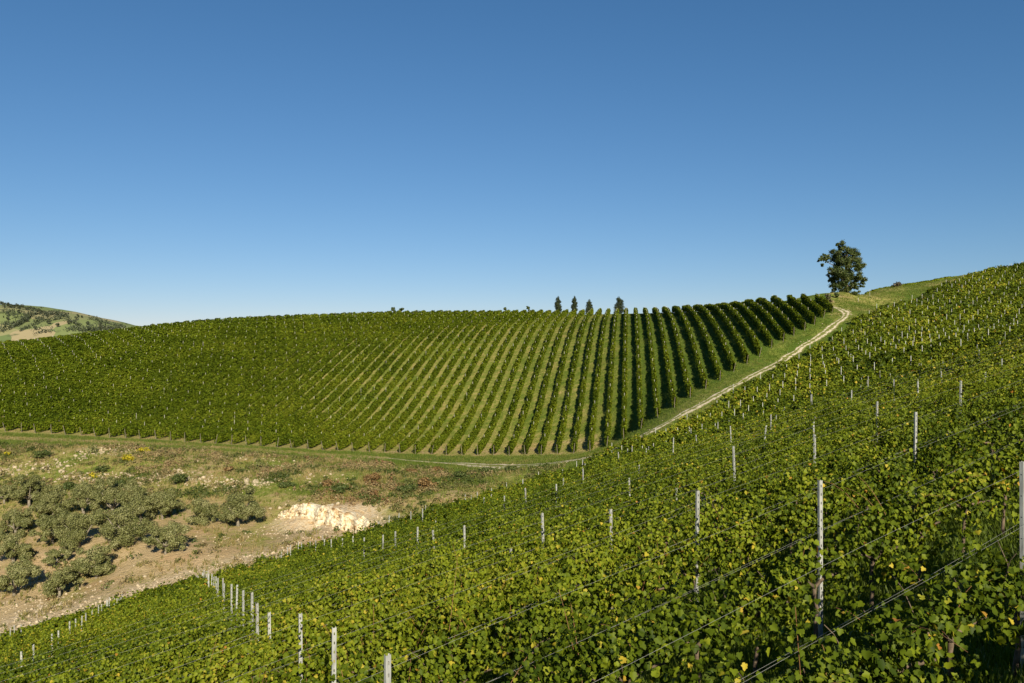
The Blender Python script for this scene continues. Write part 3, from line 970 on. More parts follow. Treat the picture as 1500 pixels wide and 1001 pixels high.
def wire(org, a, b, h, lat, rad, sagk):
    t = np.arange(a, b, .9)
    x = org[0] + E1[0] * t + N1[0] * lat; y = org[1] + E1[1] * t + N1[1] * lat
    z = H(x, y) + h + .012 * np.sin(t * 1.15 + sagk)
    loc = Vector((float(x[0]), float(y[0]), float(z[0])))
    mm = MB()
    mm.tube([Vector((float(p), float(q), float(s))) - loc for p, q, s in zip(x, y, z)], rad, 5)
    return mm.mesh('trellis_wire', True), loc
for i, r in enumerate(near_list[1:10]):
    org, a, b = near_rows[r]
    for nm, h, lat, seed in (('top', 1.80, .0, 1), ('front catch', 1.32, -.05, 2), ('rear catch', 1.30, .05, 3), ('low fruiting', .82, 0, 4)):
        me, loc = wire(org, a, b, h, lat, .0009 + .00006 * i, seed + r[0])
        o = link_mesh('trellis_wire', me, M_WIRE, None, loc)
        tag(o, '%s trellis wire stretched along the %s vine row from the front' % (nm, ordinal(i + 1)), 'wire', 'trellis wires on the near slope')

# posts of the far hillside: the lowest end post of each row, and the many small ones inside
mw = MB(); mw.tube([(0, 0, -.3), (0, 0, .9), (.02, 0, 1.6)], [.038, .034, .03], 6)
ENDP = mw.mesh('end_post'); ENDP.materials.append(M_WOOD)
ms = MB()
for i, (org, a, b, w) in enumerate(far_rows):
    x, y = org + E2 * (a - .1)
    u = x / y * F + 750
    if -10 < u < 1510:
        o = bpy.data.objects.new('end_post', ENDP)
        COL.objects.link(o)
        o.location = (x, y, Hs(x, y)); o.rotation_euler = (.24 + random.gauss(0, .10), random.gauss(0, .10), 0)
        tag(o, 'leaning wooden end post of %s far hillside row from the oak side' % ordinal(i + 1), 'end post', 'end posts of the far hillside rows')
    for t in np.arange(a + 5, b, 5.4):
        x, y = org + E2 * (t + random.uniform(-.3, .3))
        if abs(x / y) > .70: continue
        z = Hs(x, y)
        ms.box(x - .026, x + .026, y - .02, y + .02, z, z + 1.80 + random.uniform(-.05, .20))
tag(link_mesh('trellis_posts', ms.mesh('trellis_posts'), M_POSTFAR), 'tiny pale trellis posts inside the far hillside vine rows', 'trellis posts', kind='stuff')

# ------------------------------------------------------------------ trees and shrubs
def tuft_crown(clumps, n, size, rg, lod=1, hollow=.35, tmid=.45, fuzz=.14):
    """leaves through a list of ellipsoid clumps (x, y, z, rx, ry, rz)"""
    cl = np.array(clumps, float)
    vol = (cl[:, 3] * cl[:, 4] * cl[:, 5]) ** .72
    k = rg.choice(len(cl), n, p=vol / vol.sum())
    d = rg.normal(0, 1, (n, 3)); d /= np.linalg.norm(d, axis=1, keepdims=True)
    rad = rg.uniform(hollow ** 3, 1.0, n) ** (1 / 3) * rg.uniform(1 - fuzz, 1 + fuzz * 1.4, n)
    pos = cl[k, :3] + d * rad[:, None] * cl[k, 3:]
    nrm = d + rg.normal(0, .5, (n, 3)) + np.array([0, 0, .35])
    ct = rg.normal(0, .12, len(cl))
    tint = np.clip(tmid + ct[k] + rg.normal(0, .2, n), 0, 1)
    return leaves_geo(pos, nrm, size * rg.uniform(.6, 1.3, n), tint, lod, rg=rg)

def make_tree(name, base, label, cat, group, trunk_mb, crown_parts, mat_l, mat_b, crown_name='crown'):
    o = empty(name, base)
    tag(o, label, cat, group)
    link_mesh('trunk', trunk_mb.mesh('trunk', True), mat_b, o)
    link_mesh(crown_name, leaf_mesh(crown_name, crown_parts), mat_l, o)
    return o

def olive(x, y, rpx, label, seed, forked=False):
    rg = np.random.default_rng(seed); rr = random.Random(seed)
    b = hit(x, y)
    s = rpx * 1.18 / F * b[1]                            # crown radius in metres
    b[2] = float(HG(b[0], b[1])) - .05
    t = MB()
    lean = rr.uniform(-.2, .2) * s
    t.tube([(0, 0, -.3), (lean * .3, 0, .2 * s), (lean * .5, 0.0, .42 * s)], [.10 * s, .075 * s, .065 * s], 8)
    cl = []
    nb = rr.randint(5, 7)
    for k in range(nb):
        a = k * 2 * math.pi / nb + rr.uniform(-.5, .5)
        e = Vector((math.cos(a) * s * rr.uniform(.35, .75), math.sin(a) * s * rr.uniform(.35, .75), s * rr.uniform(.65, 1.35)))
        mid = Vector((lean * .5 + e.x * .4, e.y * .4, s * .62))
        t.tube([(lean * .5, 0, .40 * s), mid, e], [.05 * s, .035 * s, .012 * s], 6)
        for j in range(5):
            q = rr.uniform(.12, .32) * s
            cl.append((e.x + rr.gauss(0, .24) * s, e.y + rr.gauss(0, .24) * s, max(.28 * s, e.z + rr.gauss(-.05, .26) * s), q, q, q * .9))
    cl.append((lean, 0, s * 1.25, s * .4, s * .4, s * .35))
    n = int(11000 * (s / 1.8) ** 1.6)
    cp = [tuft_crown(cl, n, .10, rg, lod=1, hollow=.05, tmid=.5)]
    return make_tree('olive_tree', b, label, 'olive tree', 'olive trees below the bank', t, cp, M_OLIVE, M_OLBARK)
K = 400 / 1213
for i, (cx, cy, r, lab) in enumerate([
    (18, 425, 45, 'olive tree at the upper left edge of the grove, half out of view'),
    (130, 442, 66, 'olive tree in the top left of the grove with bare forked trunk showing'),
    (232, 482, 66, 'dense olive tree standing right of the fork trunked one'),
    (375, 468, 70, 'olive tree with pale forked trunk in the middle of the back row'),
    (505, 474, 72, 'round grey-green olive tree in the back row, between pale trunk and bigger dark trees'),
    (630, 500, 72, 'olive tree in the back row with dark lower right side'),
    (722, 492, 66, 'olive tree with a pale slanting trunk above the lone round olive'),
    (900, 512, 62, 'upright bright green olive tree, second from the right in the back row'),
    (1060, 518, 80, 'wide low olive tree at the right end of the grove by the rock face'),
    (75, 560, 66, 'olive tree at the left edge of the grove, in its second row'),
    (232, 598, 70, 'olive tree with a short pale trunk in the second row from the back'),
    (345, 622, 84, 'broad olive tree in the second row with a black shaded foot'),
    (545, 612, 92, 'largest darkest olive tree, at the right end of the second row'),
    (735, 650, 68, 'lone round olive tree on open dry ground, right of the grove'),
    (62, 682, 72, 'olive tree at left edge of the grove, third row down'),
    (430, 738, 76, 'leaning olive tree in front row, right end beside the bare earth'),
    (245, 705, 44, 'small thin olive tree in the gap between front trees'),
    (265, 822, 68, 'olive tree with a thin dark trunk, lowest in the grove'),
    (62, 832, 82, 'big olive tree in the lower left corner of the grove'),
    (350, 738, 38, 'little olive bush against the leaning front row olive')]):
    olive(cx * K, 600 + cy * K, r * K, lab, 300 + i)

# the oak on the skyline
def oak():
    rg = np.random.default_rng(77); rr = random.Random(7)
    b = px(1240, 428, 172); b[2] = Hs(b[0], b[1]) - .05
    k = .143 / F * 172
    def at(cx, cy, r, dy=0.0, q=1.0):
        return ((cx - 400) * k, dy, (640 - cy) * k, r * k, r * k * q, r * k * .9)
    cl = [at(365, 185, 62), at(425, 200, 55), at(325, 165, 30), at(310, 250, 70, .6), at(255, 265, 48), at(450, 250, 66, -.6), at(500, 255, 44), at(375, 300, 95),
          at(300, 350, 80, -.9), at(450, 350, 85, .8), at(530, 370, 52), at(565, 360, 26), at(250, 420, 52), at(345, 430, 90, -1), at(440, 440, 80, 1), at(510, 420, 50),
          at(285, 500, 58), at(270, 555, 52), at(365, 520, 85), at(470, 500, 58), at(530, 500, 48), at(560, 530, 34), at(545, 570, 26), at(275, 600, 38), at(340, 590, 60), at(450, 580, 56),
          at(490, 600, 34), at(400, 600, 50), at(210, 285, 28), at(175, 275, 26), at(150, 295, 26), at(125, 320, 20), at(152, 350, 20), at(185, 310, 16), at(220, 450, 24), at(245, 510, 26), at(575, 500, 18)]
    cp = []
    for c in cl:
        n = int(820 * (c[3] / 1.2) ** 1.7) + 30
        sub = [(c[0] + rr.gauss(0, .48) * c[3], c[1] + rr.gauss(0, .8) * c[3], c[2] + rr.gauss(0, .48) * c[3], c[3] * rr.uniform(.3, .6), c[3] * .55, c[3] * rr.uniform(.25, .5)) for _ in range(7)]
        cp.append(tuft_crown(sub, n, .22, rg, lod=1, hollow=.1, tmid=.45, fuzz=.42))
    t = MB()
    t.tube([(0, 0, -.3), (.02, 0, .8), (0, 0, 2.4), (-.1, 0, 5.0), (-.3, 0, 8.2)], [.50, .36, .32, .24, .08], 10)
    for cx, cy, r in ((160, 300, 1), (300, 250, 1), (480, 250, 1), (540, 380, 1), (250, 420, 1), (280, 560, 1), (530, 520, 1), (420, 200, 1), (345, 430, 1), (450, 350, 1)):
        e = at(cx, cy, 10)
        z0 = max(1.4, e[2] - 2.0 - abs(e[0]) * .3)
        t.tube([(0, 0, z0), (e[0] * .5, e[1], (z0 + e[2]) * .5 + .3), (e[0], e[1], e[2])], [.16, .10, .035], 6)
    make_tree('oak_tree', b, 'big dark oak tree standing alone on the skyline at the path end', 'oak tree', None, t, cp, M_OAK, M_BARK)
oak()

def shrub(name, x, y, rpx, hpx, mat, label, cat, seed, n=260, size=.16, group=None, Y=None, lod=1):
    rg = np.random.default_rng(seed); rr = random.Random(seed)
    b = hit(x, y) if Y is None else px(x, y, Y)
    b[2] = float(HG(b[0], b[1])) - .05
    r = rpx / F * b[1]; h = hpx / F * b[1]
    cl = []
    for k in range(7):
        a = rr.uniform(0, 6.28); q = rr.uniform(.3, .5)
        cl.append((math.cos(a) * r * .55 * rr.random(), math.sin(a) * r * .55 * rr.random(), h * rr.uniform(.25, .72), r * q, r * q, h * rr.uniform(.2, .32)))
    t = MB()
    for k in range(5):
        e = cl[k]
        t.tube([(e[0] * .15, e[1] * .15, -.1), (e[0] * .5, e[1] * .5, e[2] * .55), (e[0], e[1], e[2])], [.035 * h, .022 * h, .008 * h], 5)
    o = empty(name, b)
    tag(o, label, cat, group)
    link_mesh('stem', t.mesh('stem', True), M_BARK, o)
    link_mesh('foliage', leaf_mesh('foliage', [tuft_crown(cl, n, size, rg, lod=lod, hollow=.15)]), mat, o)
    return o
shrub('bare_sapling', 1213, 440, 9, 18, M_DEAD, 'thin half bare sapling just left of the oak at the path end', 'sapling', 41, 130, .3, Y=160)
shrub('small_bush', 1224, 440, 7, 10, M_SHRUB, 'low green bush under the left side of the oak', 'bush', 42, 160, .26, Y=165)
shrub('small_bush', 1253, 434, 8, 7, M_SHRUB, 'low green bush under the right side of the oak', 'bush', 43, 160, .26, Y=170)
shrub('dry_bush', 1316, 429, 11, 8, M_DEAD, 'dark brown dry bush on the meadow crest right of the oak', 'bush', 44, 240, .26, Y=182)
G_B = 'shrubs on the rough bank'
for i, (x, y, r, h, mat, lab) in enumerate([
    (135, 664, 9, 16, M_OLIVE, 'small grey bush alone at the top of the bank near the far row ends'),
    (383, 684, 9, 11, M_OLIVE, 'small grey bush on the bank crest above the rock face'),
    (190, 676, 13, 13, M_YELLOW, 'largest yellow flowering bush on the rocky bank'),
    (211, 664, 11, 8, M_YELLOW, 'low yellow flowering patch highest on the rocky bank'),
    (136, 700, 8, 9, M_YELLOW, 'small yellow flowering bush below the rocky bank'),
    (10, 668, 7, 8, M_YELLOW, 'yellow flowering bush at the left edge of the bank'),
    (60, 672, 20, 13, M_SHRUB, 'wide green bush on the left of the bank'),
    (150, 690, 16, 12, M_SHRUB, 'green bush between the yellow bushes on the bank'),
    (175, 716, 18, 13, M_SHRUB, 'dark green bush below the yellow bushes, above the grove'),
    (262, 712, 20, 20, M_SHRUB, 'tall green bush dividing the pale rubble of the bank'),
    (100, 720, 16, 12, M_SHRUB, 'green bush above the fork trunked olive'),
    (335, 690, 14, 8, M_BROWN, 'low brown thicket on the bank crest'),
    (480, 712, 16, 11, M_BROWN, 'brown bramble above the left end of the rock face'),
    (500, 722, 17, 11, M_SHRUB, 'green bramble above the middle of the rock face'),
    (545, 704, 18, 12, M_BROWN, 'reddish brown bramble left of the big rust coloured thicket'),
    (595, 722, 19, 14, M_SHRUB, 'green bramble below the rust coloured thickets'),
    (622, 716, 22, 20, M_BROWN, 'tallest rust coloured thicket beside the near vine slope'),
    (600, 692, 14, 9, M_BROWN, 'brown thicket near the track, above the tallest rust coloured thicket'),
    (672, 704, 20, 13, M_SHRUB, 'dark green thicket right of the rust coloured ones'),
    (715, 694, 20, 13, M_SHRUB, 'dark thicket at the path bend'),
    (745, 692, 15, 11, M_SHRUB, 'rightmost dark thicket under the white path'),
    (640, 690, 13, 9, M_BROWN, 'small brown thicket between track and dark thickets'),
    (420, 712, 15, 9, M_SHRUB, 'low green bush above the left tip of the rock face')]):
    shrub('bank_bush', x, y, r, h, mat, lab, 'bush', 400 + i, int(360 * (r / 14) ** 1.6), .17, G_B)

def cypress(x, ytop, wpx, Y, h, label, seed):
    rg = np.random.default_rng(seed); rr = random.Random(seed)
    p = px(x, ytop, Y)
    base = np.array([p[0], p[1], p[2] - h])
    w = wpx / F * Y / 2
    cl = []
    for k in range(16):
        f = k / 15 * .94
        z = h * (.08 + .88 * f)
        r = w * (1 if f < .45 else max(0, 1 - ((f - .45) / .53) ** 2.4) ** .6)
        r = max(r, .10)
        for j in range(3):
            a = rr.uniform(0, 6.28)
            cl.append((math.cos(a) * r * .3, math.sin(a) * r * .3, z + rr.uniform(-.2, .2), r * .8, r * .8, h * .06))
    t = MB(); t.tube([(0, 0, -.3 - max(0, base[2] - Hs(base[0], base[1]))), (0, 0, h * .3), (0, 0, h * .8)], [.2, .15, .05], 8)
    make_tree('cypress_tree', base, label, 'cypress tree', 'cypress trees behind the ridge', t, [tuft_crown(cl, 16000, .12, rg, lod=1, hollow=.6, tmid=.4, fuzz=.05)], M_CYP, M_BARK)
cypress(817.5, 433, 11, 262, 8.5, 'slim pointed cypress, leftmost of four behind the vineyard ridge', 1)
cypress(841.5, 432.5, 10, 262, 8.5, 'slim flat topped cypress, second from the left behind the vineyard ridge', 2)
cypress(863, 438, 11.5, 258, 7.4, 'shortest blunt cypress, third from the left behind the vineyard ridge', 3)
cypress(907, 433.5, 16, 250, 8.0, 'broad cypress, rightmost and widest of four behind the vineyard ridge', 4)

def ridge_bush(x, ytop, wpx, Y, h, label, seed, mat):
    rg = np.random.default_rng(seed); rr = random.Random(seed)
    p = px(x, ytop, Y)
    gz = Hs(p[0], p[1]); h = max(1.5, p[2] - gz)
    w = wpx / F * Y / 2
    cl = [(rr.uniform(-.6, .6) * w, rr.uniform(-.6, .6) * w, h * rr.uniform(.55, .92), w * .5, w * .5, min(w, h) * .35) for _ in range(7)]
    t = MB(); t.tube([(0, 0, -.2), (0, 0, h * .4), (.1, 0, h * .8)], [.14, .10, .04], 6)
    make_tree('ridge_tree', np.array([p[0], p[1], gz]), label, 'tree', 'tree tops behind the ridge', t, [tuft_crown(cl, 380, .3, rg, hollow=.1)], mat, M_BARK)
ridge_bush(577, 450, 9, 250, 4, 'left of two small tree tops above the ridge, far left of cypresses', 11, M_OAK)
ridge_bush(588, 450, 9, 250, 4, 'right of two small tree tops above the ridge, far left of cypresses', 12, M_OAK)
ridge_bush(741, 449, 8, 255, 4, 'faint low tree top above the ridge, long way left of cypresses', 13, M_OAK)
ridge_bush(774, 447, 6, 255, 4, 'faint thin tree top above the ridge, next left of the cypresses', 14, M_OAK)

def stake(x, y, Y, h, label):
    b = px(x, y, Y); b[2] = float(HG(b[0], b[1]))
    t = MB()
    t.tube([(0, 0, -.2), (.02, 0, h * .6), (.03, .01, h)], [.05, .045, .04], 7)
    t.tube([(.03, .01, h), (.03, .01, h + .03)], [.035, .02], 7)
    tag(link_mesh('marker_stake', t.mesh('marker_stake', True), M_POSTFAR, None, b), label, 'stake', 'pale stakes on the meadow')
stake(1274, 437, 172, 1.5, 'pale stake standing in the meadow grass right of the oak')
stake(1257, 452, 164, 1.0, 'short pale stake lower on the meadow, below the oak')
stake(1336, 446, 168, 1.1, 'pale stake at the edge where the meadow meets the vines')

# ------------------------------------------------------------------ rubble and grass
def rubble():
    """pale stones strewn on the bank, the rock scar, the dirt edge and along the path"""
    rg = np.random.default_rng(5)
    ico = bmesh.new(); bmesh.ops.create_icosphere(ico, subdivisions=1, radius=1)
    bv = np.array([v.co[:] for v in ico.verts]); bf = np.array([[v.index for v in f.verts] for f in ico.faces]); ico.free()
    P = []; S = []
    def strew(line, n, spread, smin, smax):
        L = np.array(line)
        k = rg.integers(0, len(L) - 1, n); t = rg.random(n)
        q = L[k] + (L[k + 1] - L[k]) * t[:, None] + rg.normal(0, spread, (n, 2))
        P.append(q); S.append(rg.uniform(smin, smax * .8, n) * rg.uniform(.25, 1, n))
    def pts(ls):
        return [hit(*q)[:2] for q in ls]
    strew(pts([(0, 690), (50, 686), (95, 683)]), 190, 1.2, .1, .42)
    strew(pts([(110, 668), (150, 660), (185, 662)]), 260, 1.0, .1, .35)
    strew(pts([(90, 694), (130, 704), (180, 696)]), 210, .9, .1, .4)
    strew(pts([(215, 704), (235, 700), (250, 692)]), 300, 1.2, .1, .4)
    strew(pts([(285, 702), (330, 712), (400, 706)]), 420, 1.0, .05, .40)
    strew(pts([(300, 676), (360, 672), (420, 680), (470, 690)]), 160, 1.6, .08, .3)
    strew(pts([(350, 706), (420, 700), (520, 706)]), 110, 1.8, .08, .3)
    strew([gp(0, 64), gp(150, 66.5), gp(300, 71.5), gp(430, 76), gp(540, 81)], 700, .9, .05, .28)
    strew(pts([(10, 905), (60, 885), (120, 872)]), 360, 2.2, .05, .26)
    strew(pts([(400, 742), (450, 752), (500, 760), (560, 764)]), 160, 1.0, .06, .4)
    strew(pts([(400, 770), (450, 775), (500, 775), (550, 768)]), 180, 1.0, .05, .3)
    strew(pts([(300, 790), (380, 780), (440, 785)]), 200, 2.2, .05, .22)
    strew(path_line[2:], 520, .9, .05, .2)
    P = np.concatenate(P); S = np.concatenate(S)
    keep = ~inpoly(near_poly, P[:, 0], P[:, 1]); P = P[keep]; S = S[keep]
    n = len(P)
    sc = S[:, None] * rg.uniform(.6, 1.3, (n, 3)) * np.array([1, 1, .7])
    jit = rg.uniform(.72, 1.25, (n, len(bv), 1))
    a = rg.uniform(0, 6.28, n); ca, sa = np.cos(a), np.sin(a)
    V = bv[None] * jit * sc[:, None]
    V = np.stack([V[..., 0] * ca[:, None] - V[..., 1] * sa[:, None], V[..., 0] * sa[:, None] + V[..., 1] * ca[:, None], V[..., 2]], -1)
    z = HG(P[:, 0], P[:, 1]) + S * .15
    V += np.stack([P[:, 0], P[:, 1], z], 1)[:, None]
    polys = bf[None] + (np.arange(n) * len(bv))[:, None, None]
    me = mesh_np('rubble', V.reshape(-1, 3), [polys.reshape(-1, 3)])
    tag(link_mesh('rubble', me, M_ROCK), 'pale limestone rubble strewn on the bank and along the path', 'rubble', kind='stuff')
rubble()

def rock_face():
    """craggy low face of pale limestone cut into the bank"""
    rg = np.random.default_rng(8)
    pts = [(398, 742), (415, 746), (440, 752), (465, 757), (490, 762), (520, 765), (548, 766)]
    hgt = [.4, 1.1, 1.8, 2.15, 1.95, 1.3, .5]
    B = np.array([hit(x + 8, y + 14) for x, y in pts])
    ss = np.linspace(0, len(pts) - 1, 200)
    bx = np.interp(ss, range(len(pts)), B[:, 0]); by = np.interp(ss, range(len(pts)), B[:, 1]); hh = np.interp(ss, range(len(pts)), hgt)
    hh = hh * (.70 + .6 * vnoise(ss * 2.6, ss * 0, 12))
    rows = 22
    V = []
    for j in range(rows):
        f = j / (rows - 1)
        lean = f * 1.3
        off = (vnoise(ss * 4, ss * 0 + f * 1.2, 21) - .5) * 1.1 + (vnoise(ss * 14, ss * 0 + f * 9, 22) - .5) * .5 + (vnoise(ss * 38, ss * 0 + f * 17, 23) - .5) * .3 + .16 * math.floor(f * 5)
        yy = by + lean * hh * .7 - off * (1 if 0 < j < rows - 1 else .3)
        zz = HG(bx, by) - .3 + f * (hh + .3)
        if j == rows - 1:
            yy = by + 2.6 * hh; zz = np.minimum(zz, HG(bx, yy) - .1)
        V.append(np.stack([bx + off * .3, yy, zz], 1))
    V = np.stack(V, 1)
    n, m_ = V.shape[:2]
    idx = np.arange(n * m_).reshape(n, m_)
    q = np.stack([idx[:-1, :-1].ravel(), idx[1:, :-1].ravel(), idx[1:, 1:].ravel(), idx[:-1, 1:].ravel()], 1)
    loc = np.array([bx.mean(), by.mean(), V[..., 2].min()])
    me = mesh_np('rock_face', V.reshape(-1, 3) - loc, [q])
    m, nt, out = new_mat('rock_face_limestone')
    na = noise(nt, 1.1, 6); nb = noise(nt, 4, 5)
    c = ramp(nt, [(.36, (.26, .14, .05)), (.43, (.58, .45, .28)), (.54, (.76, .67, .50))], na)
    c2 = mixc(nt, math_(nt, 'MULTIPLY', math_(nt, 'SUBTRACT', nb, .56), 5, clamp=True), c.outputs[0], (.38, .24, .11))
    p = nt.nodes.new('ShaderNodeBsdfPrincipled'); p.inputs['Roughness'].default_value = .95; p.inputs['Specular IOR Level'].default_value = .1
    b = nt.nodes.new('ShaderNodeBump'); b.inputs['Strength'].default_value = .8; b.inputs['Distance'].default_value = .2
    nt.links.new(nb, b.inputs['Height']); nt.links.new(b.outputs[0], p.inputs['Normal'])
    nt.links.new(c2, p.inputs['Base Color']); nt.links.new(p.outputs[0], out.inputs[0])
    tag(link_mesh('rock_face', me, m, None, loc), 'craggy white limestone face cut into the bank beside the near vines', 'rock face')
rock_face()

M_SCRUB = leaf_mat('scrub_leaf', [(0, (.055, .085, .014)), (.35, (.12, .135, .035)), (.6, (.26, .21, .09)), (.8, (.34, .26, .13)), (1, (.20, .095, .04))], trans=.25)
def scrub():
    """knee-high weeds, straw and brambles that cover the rough bank"""
    rg = np.random.default_rng(71)
    n = 9000
    X = rg.uniform(-75, 12, n); Y = rg.uniform(66, 119, n)
    k = inpoly(dirt_poly, X, Y) & ~inpoly(scar_poly, X, Y)
    X = X[k]; Y = Y[k]
    u = X / Y * F + 750
    dens = fbm(X / 5 + 3, Y / 5, 73)
    bank = sstep(88, 96, Y) + sstep(400, 500, u) * sstep(80, 88, Y)
    k = rg.random(len(X)) < np.clip(bank, .05, 1) * sstep(.36, .56, dens) + .03
    X = X[k]; Y = Y[k]; u = u[k]; dens = dens[k]
    m = len(X); q = 34
    r = rg.uniform(.25, .75, m) * (.6 + dens); h = rg.uniform(.25, .65, m) * (.5 + dens)
    d = rg.normal(0, 1, (m, q, 3)); d /= np.linalg.norm(d, axis=2, keepdims=True); d[..., 2] = np.abs(d[..., 2])
    rad = rg.uniform(.2, 1, (m, q)) ** .5
    pos = np.stack([X[:, None] + d[..., 0] * rad * r[:, None], Y[:, None] + d[..., 1] * rad * r[:, None], HG(X, Y)[:, None] + d[..., 2] * rad * h[:, None]], -1).reshape(-1, 3)
    t = .42 + 1.5 * (fbm(X / 3.2, Y / 3.2, 79) - .47) + rg.normal(0, .12, m)
    red = sstep(.44, .54, fbm(X / 5 + 9, Y / 4, 53)) * sstep(430, 520, u) * sstep(720, 640, u)
    t = np.where(rg.random(m) < red * .45, rg.uniform(.8, 1, m), np.clip(t, 0, .82))
    tint = np.clip(t[:, None] + rg.normal(0, .08, (m, q)), 0, 1).ravel()
    nrm = (d + rg.normal(0, .6, d.shape) + np.array([0, 0, .3])).reshape(-1, 3)
    me = leaf_mesh('undergrowth', [leaves_geo(pos, nrm, rg.uniform(.09, .22, len(pos)), tint, 1, down=.2, rg=rg)])
    tag(link_mesh('undergrowth', me, M_SCRUB), 'knee high weeds, straw and brambles covering the rough bank', 'undergrowth', kind='stuff')
scrub()

def grass(name, P, size, tint, seed, label, blades=5, spread=.5):
    rg = np.random.default_rng(seed)
    n = len(P)
    z = HG(P[:, 0], P[:, 1])
    V = []; T = []
    for k in range(blades):
        a = rg.uniform(0, 6.28, n); r = rg.uniform(0, spread, n) * size
        bx = P[:, 0] + np.cos(a) * r; by = P[:, 1] + np.sin(a) * r
        w = size * rg.uniform(.05, .12, n); h = size * rg.uniform(.5, 1.1, n)
        b = rg.uniform(0, 6.28, n)
        dx = np.cos(b) * w; dy = np.sin(b) * w
        ln = rg.normal(0, .35, (n, 2)) * h[:, None]
        V.append(np.stack([np.stack([bx - dx, by - dy, z - .03], 1), np.stack([bx + dx, by + dy, z - .03], 1), np.stack([bx + ln[:, 0], by + ln[:, 1], z + h], 1)], 1))
        T.append(np.clip(tint + rg.normal(0, .1, n), 0, 1))
    V = np.concatenate(V).reshape(-1, 3)
    me = mesh_np(name, V, [np.arange(len(V)).reshape(-1, 3)], {'tint': np.concatenate(T)})
    tag(link_mesh(name, me, M_GRASS), label, 'grass', kind='stuff')

def scatter(poly, n, seed, y0, y1, x0, x1):
    rg = np.random.default_rng(seed)
    X = rg.uniform(x0, x1, n); Y = rg.uniform(y0, y1, n)
    k = inpoly(poly, X, Y) if poly is not None else np.ones(n, bool)
    k &= np.abs(X / np.maximum(Y, .1)) < .72
    return np.stack([X[k], Y[k]], 1)
# rough grass of bank, headlands and meadow
P = scatter(None, 300000, 1, 62, 205, -130, 130)
X, Y = P[:, 0], P[:, 1]
inner = inpoly(near_poly, X, Y) | inpoly(far_poly, X, Y) | (pdist(path_line, X, Y) < 1.0)
beyond = Y > np.interp(X / Y * F + 750, [-200, 0, 300, 600, 850, 1000, 1150, 1205, 1260, 1500], [120, 125, 124, 122, 118, 118, 140, 150, 190, 205])
k = ~inner & ~beyond
P = P[k]; X, Y = P[:, 0], P[:, 1]
dirt = inpoly(dirt_poly, X, Y)
f1 = fbm(X / 4, Y / 4, 88)
bare = dirt & (Y < 86) & (f1 < .44)
thin = dirt & (np.random.default_rng(3).random(len(X)) < .45)
sc = inpoly(scar_poly, X, Y)
k = ~bare & ~thin & ~sc
P = P[k]; X, Y = P[:, 0], P[:, 1]; dirt = dirt[k]; f1 = f1[k]
td = pdist(track_line, X, Y)
tint = np.where(dirt, .62 + 1.2 * (f1 - .47), .30 + 1.1 * (f1 - .47)) + .3 * sstep(2.2, .6, td)
tint += np.random.default_rng(4).normal(0, .1, len(P))
grass('grass', P, np.where(dirt, .42, .30) * np.random.default_rng(6).uniform(.6, 1.3, len(P)), np.clip(tint, 0, 1), 5, 'rough green and straw coloured grass on bank, headland and meadow')
# grass strips between the hillside rows
P = scatter(far_poly, 120000, 11, 112, 235, -110, 70)
ww = (P @ N2 - 40.4) / SP2
fr = np.abs(ww - np.round(ww))
P = P[fr > .18]
f1 = fbm(P[:, 0] / 5, P[:, 1] / 5, 93)
w2 = P @ N2
tint = np.interp(w2, [-120, -45, -15, -4, 2, 40], [.46, .54, .52, .42, .24, .2]) + .8 * (f1 - .47)
P2 = np.random.default_rng(14).random(len(P)) < np.interp(w2, [-45, -10, 10], [.45, .55, 1.0])
grass('grass', P[P2], np.full(P2.sum(), .26), np.clip(tint[P2], 0, 1), 15, 'short grass strips between the far hillside vine rows', blades=4)
# grass under the nearest rows
P = scatter(near_poly, 200000, 21, 2, 26, -20, 22)
dn = np.hypot(P[:, 0], P[:, 1])
P = P[(np.random.default_rng(9).random(len(P)) < np.clip(14 / dn, .15, 1) ** 1.2)]
f1 = fbm(P[:, 0] / 1.5, P[:, 1] / 1.5, 97)
grass('grass', P, np.full(len(P), .16), np.clip(.06 + .7 * (f1 - .47), 0, 1), 25, 'green grass and weeds under the nearest vine rows', blades=5, spread=.8)

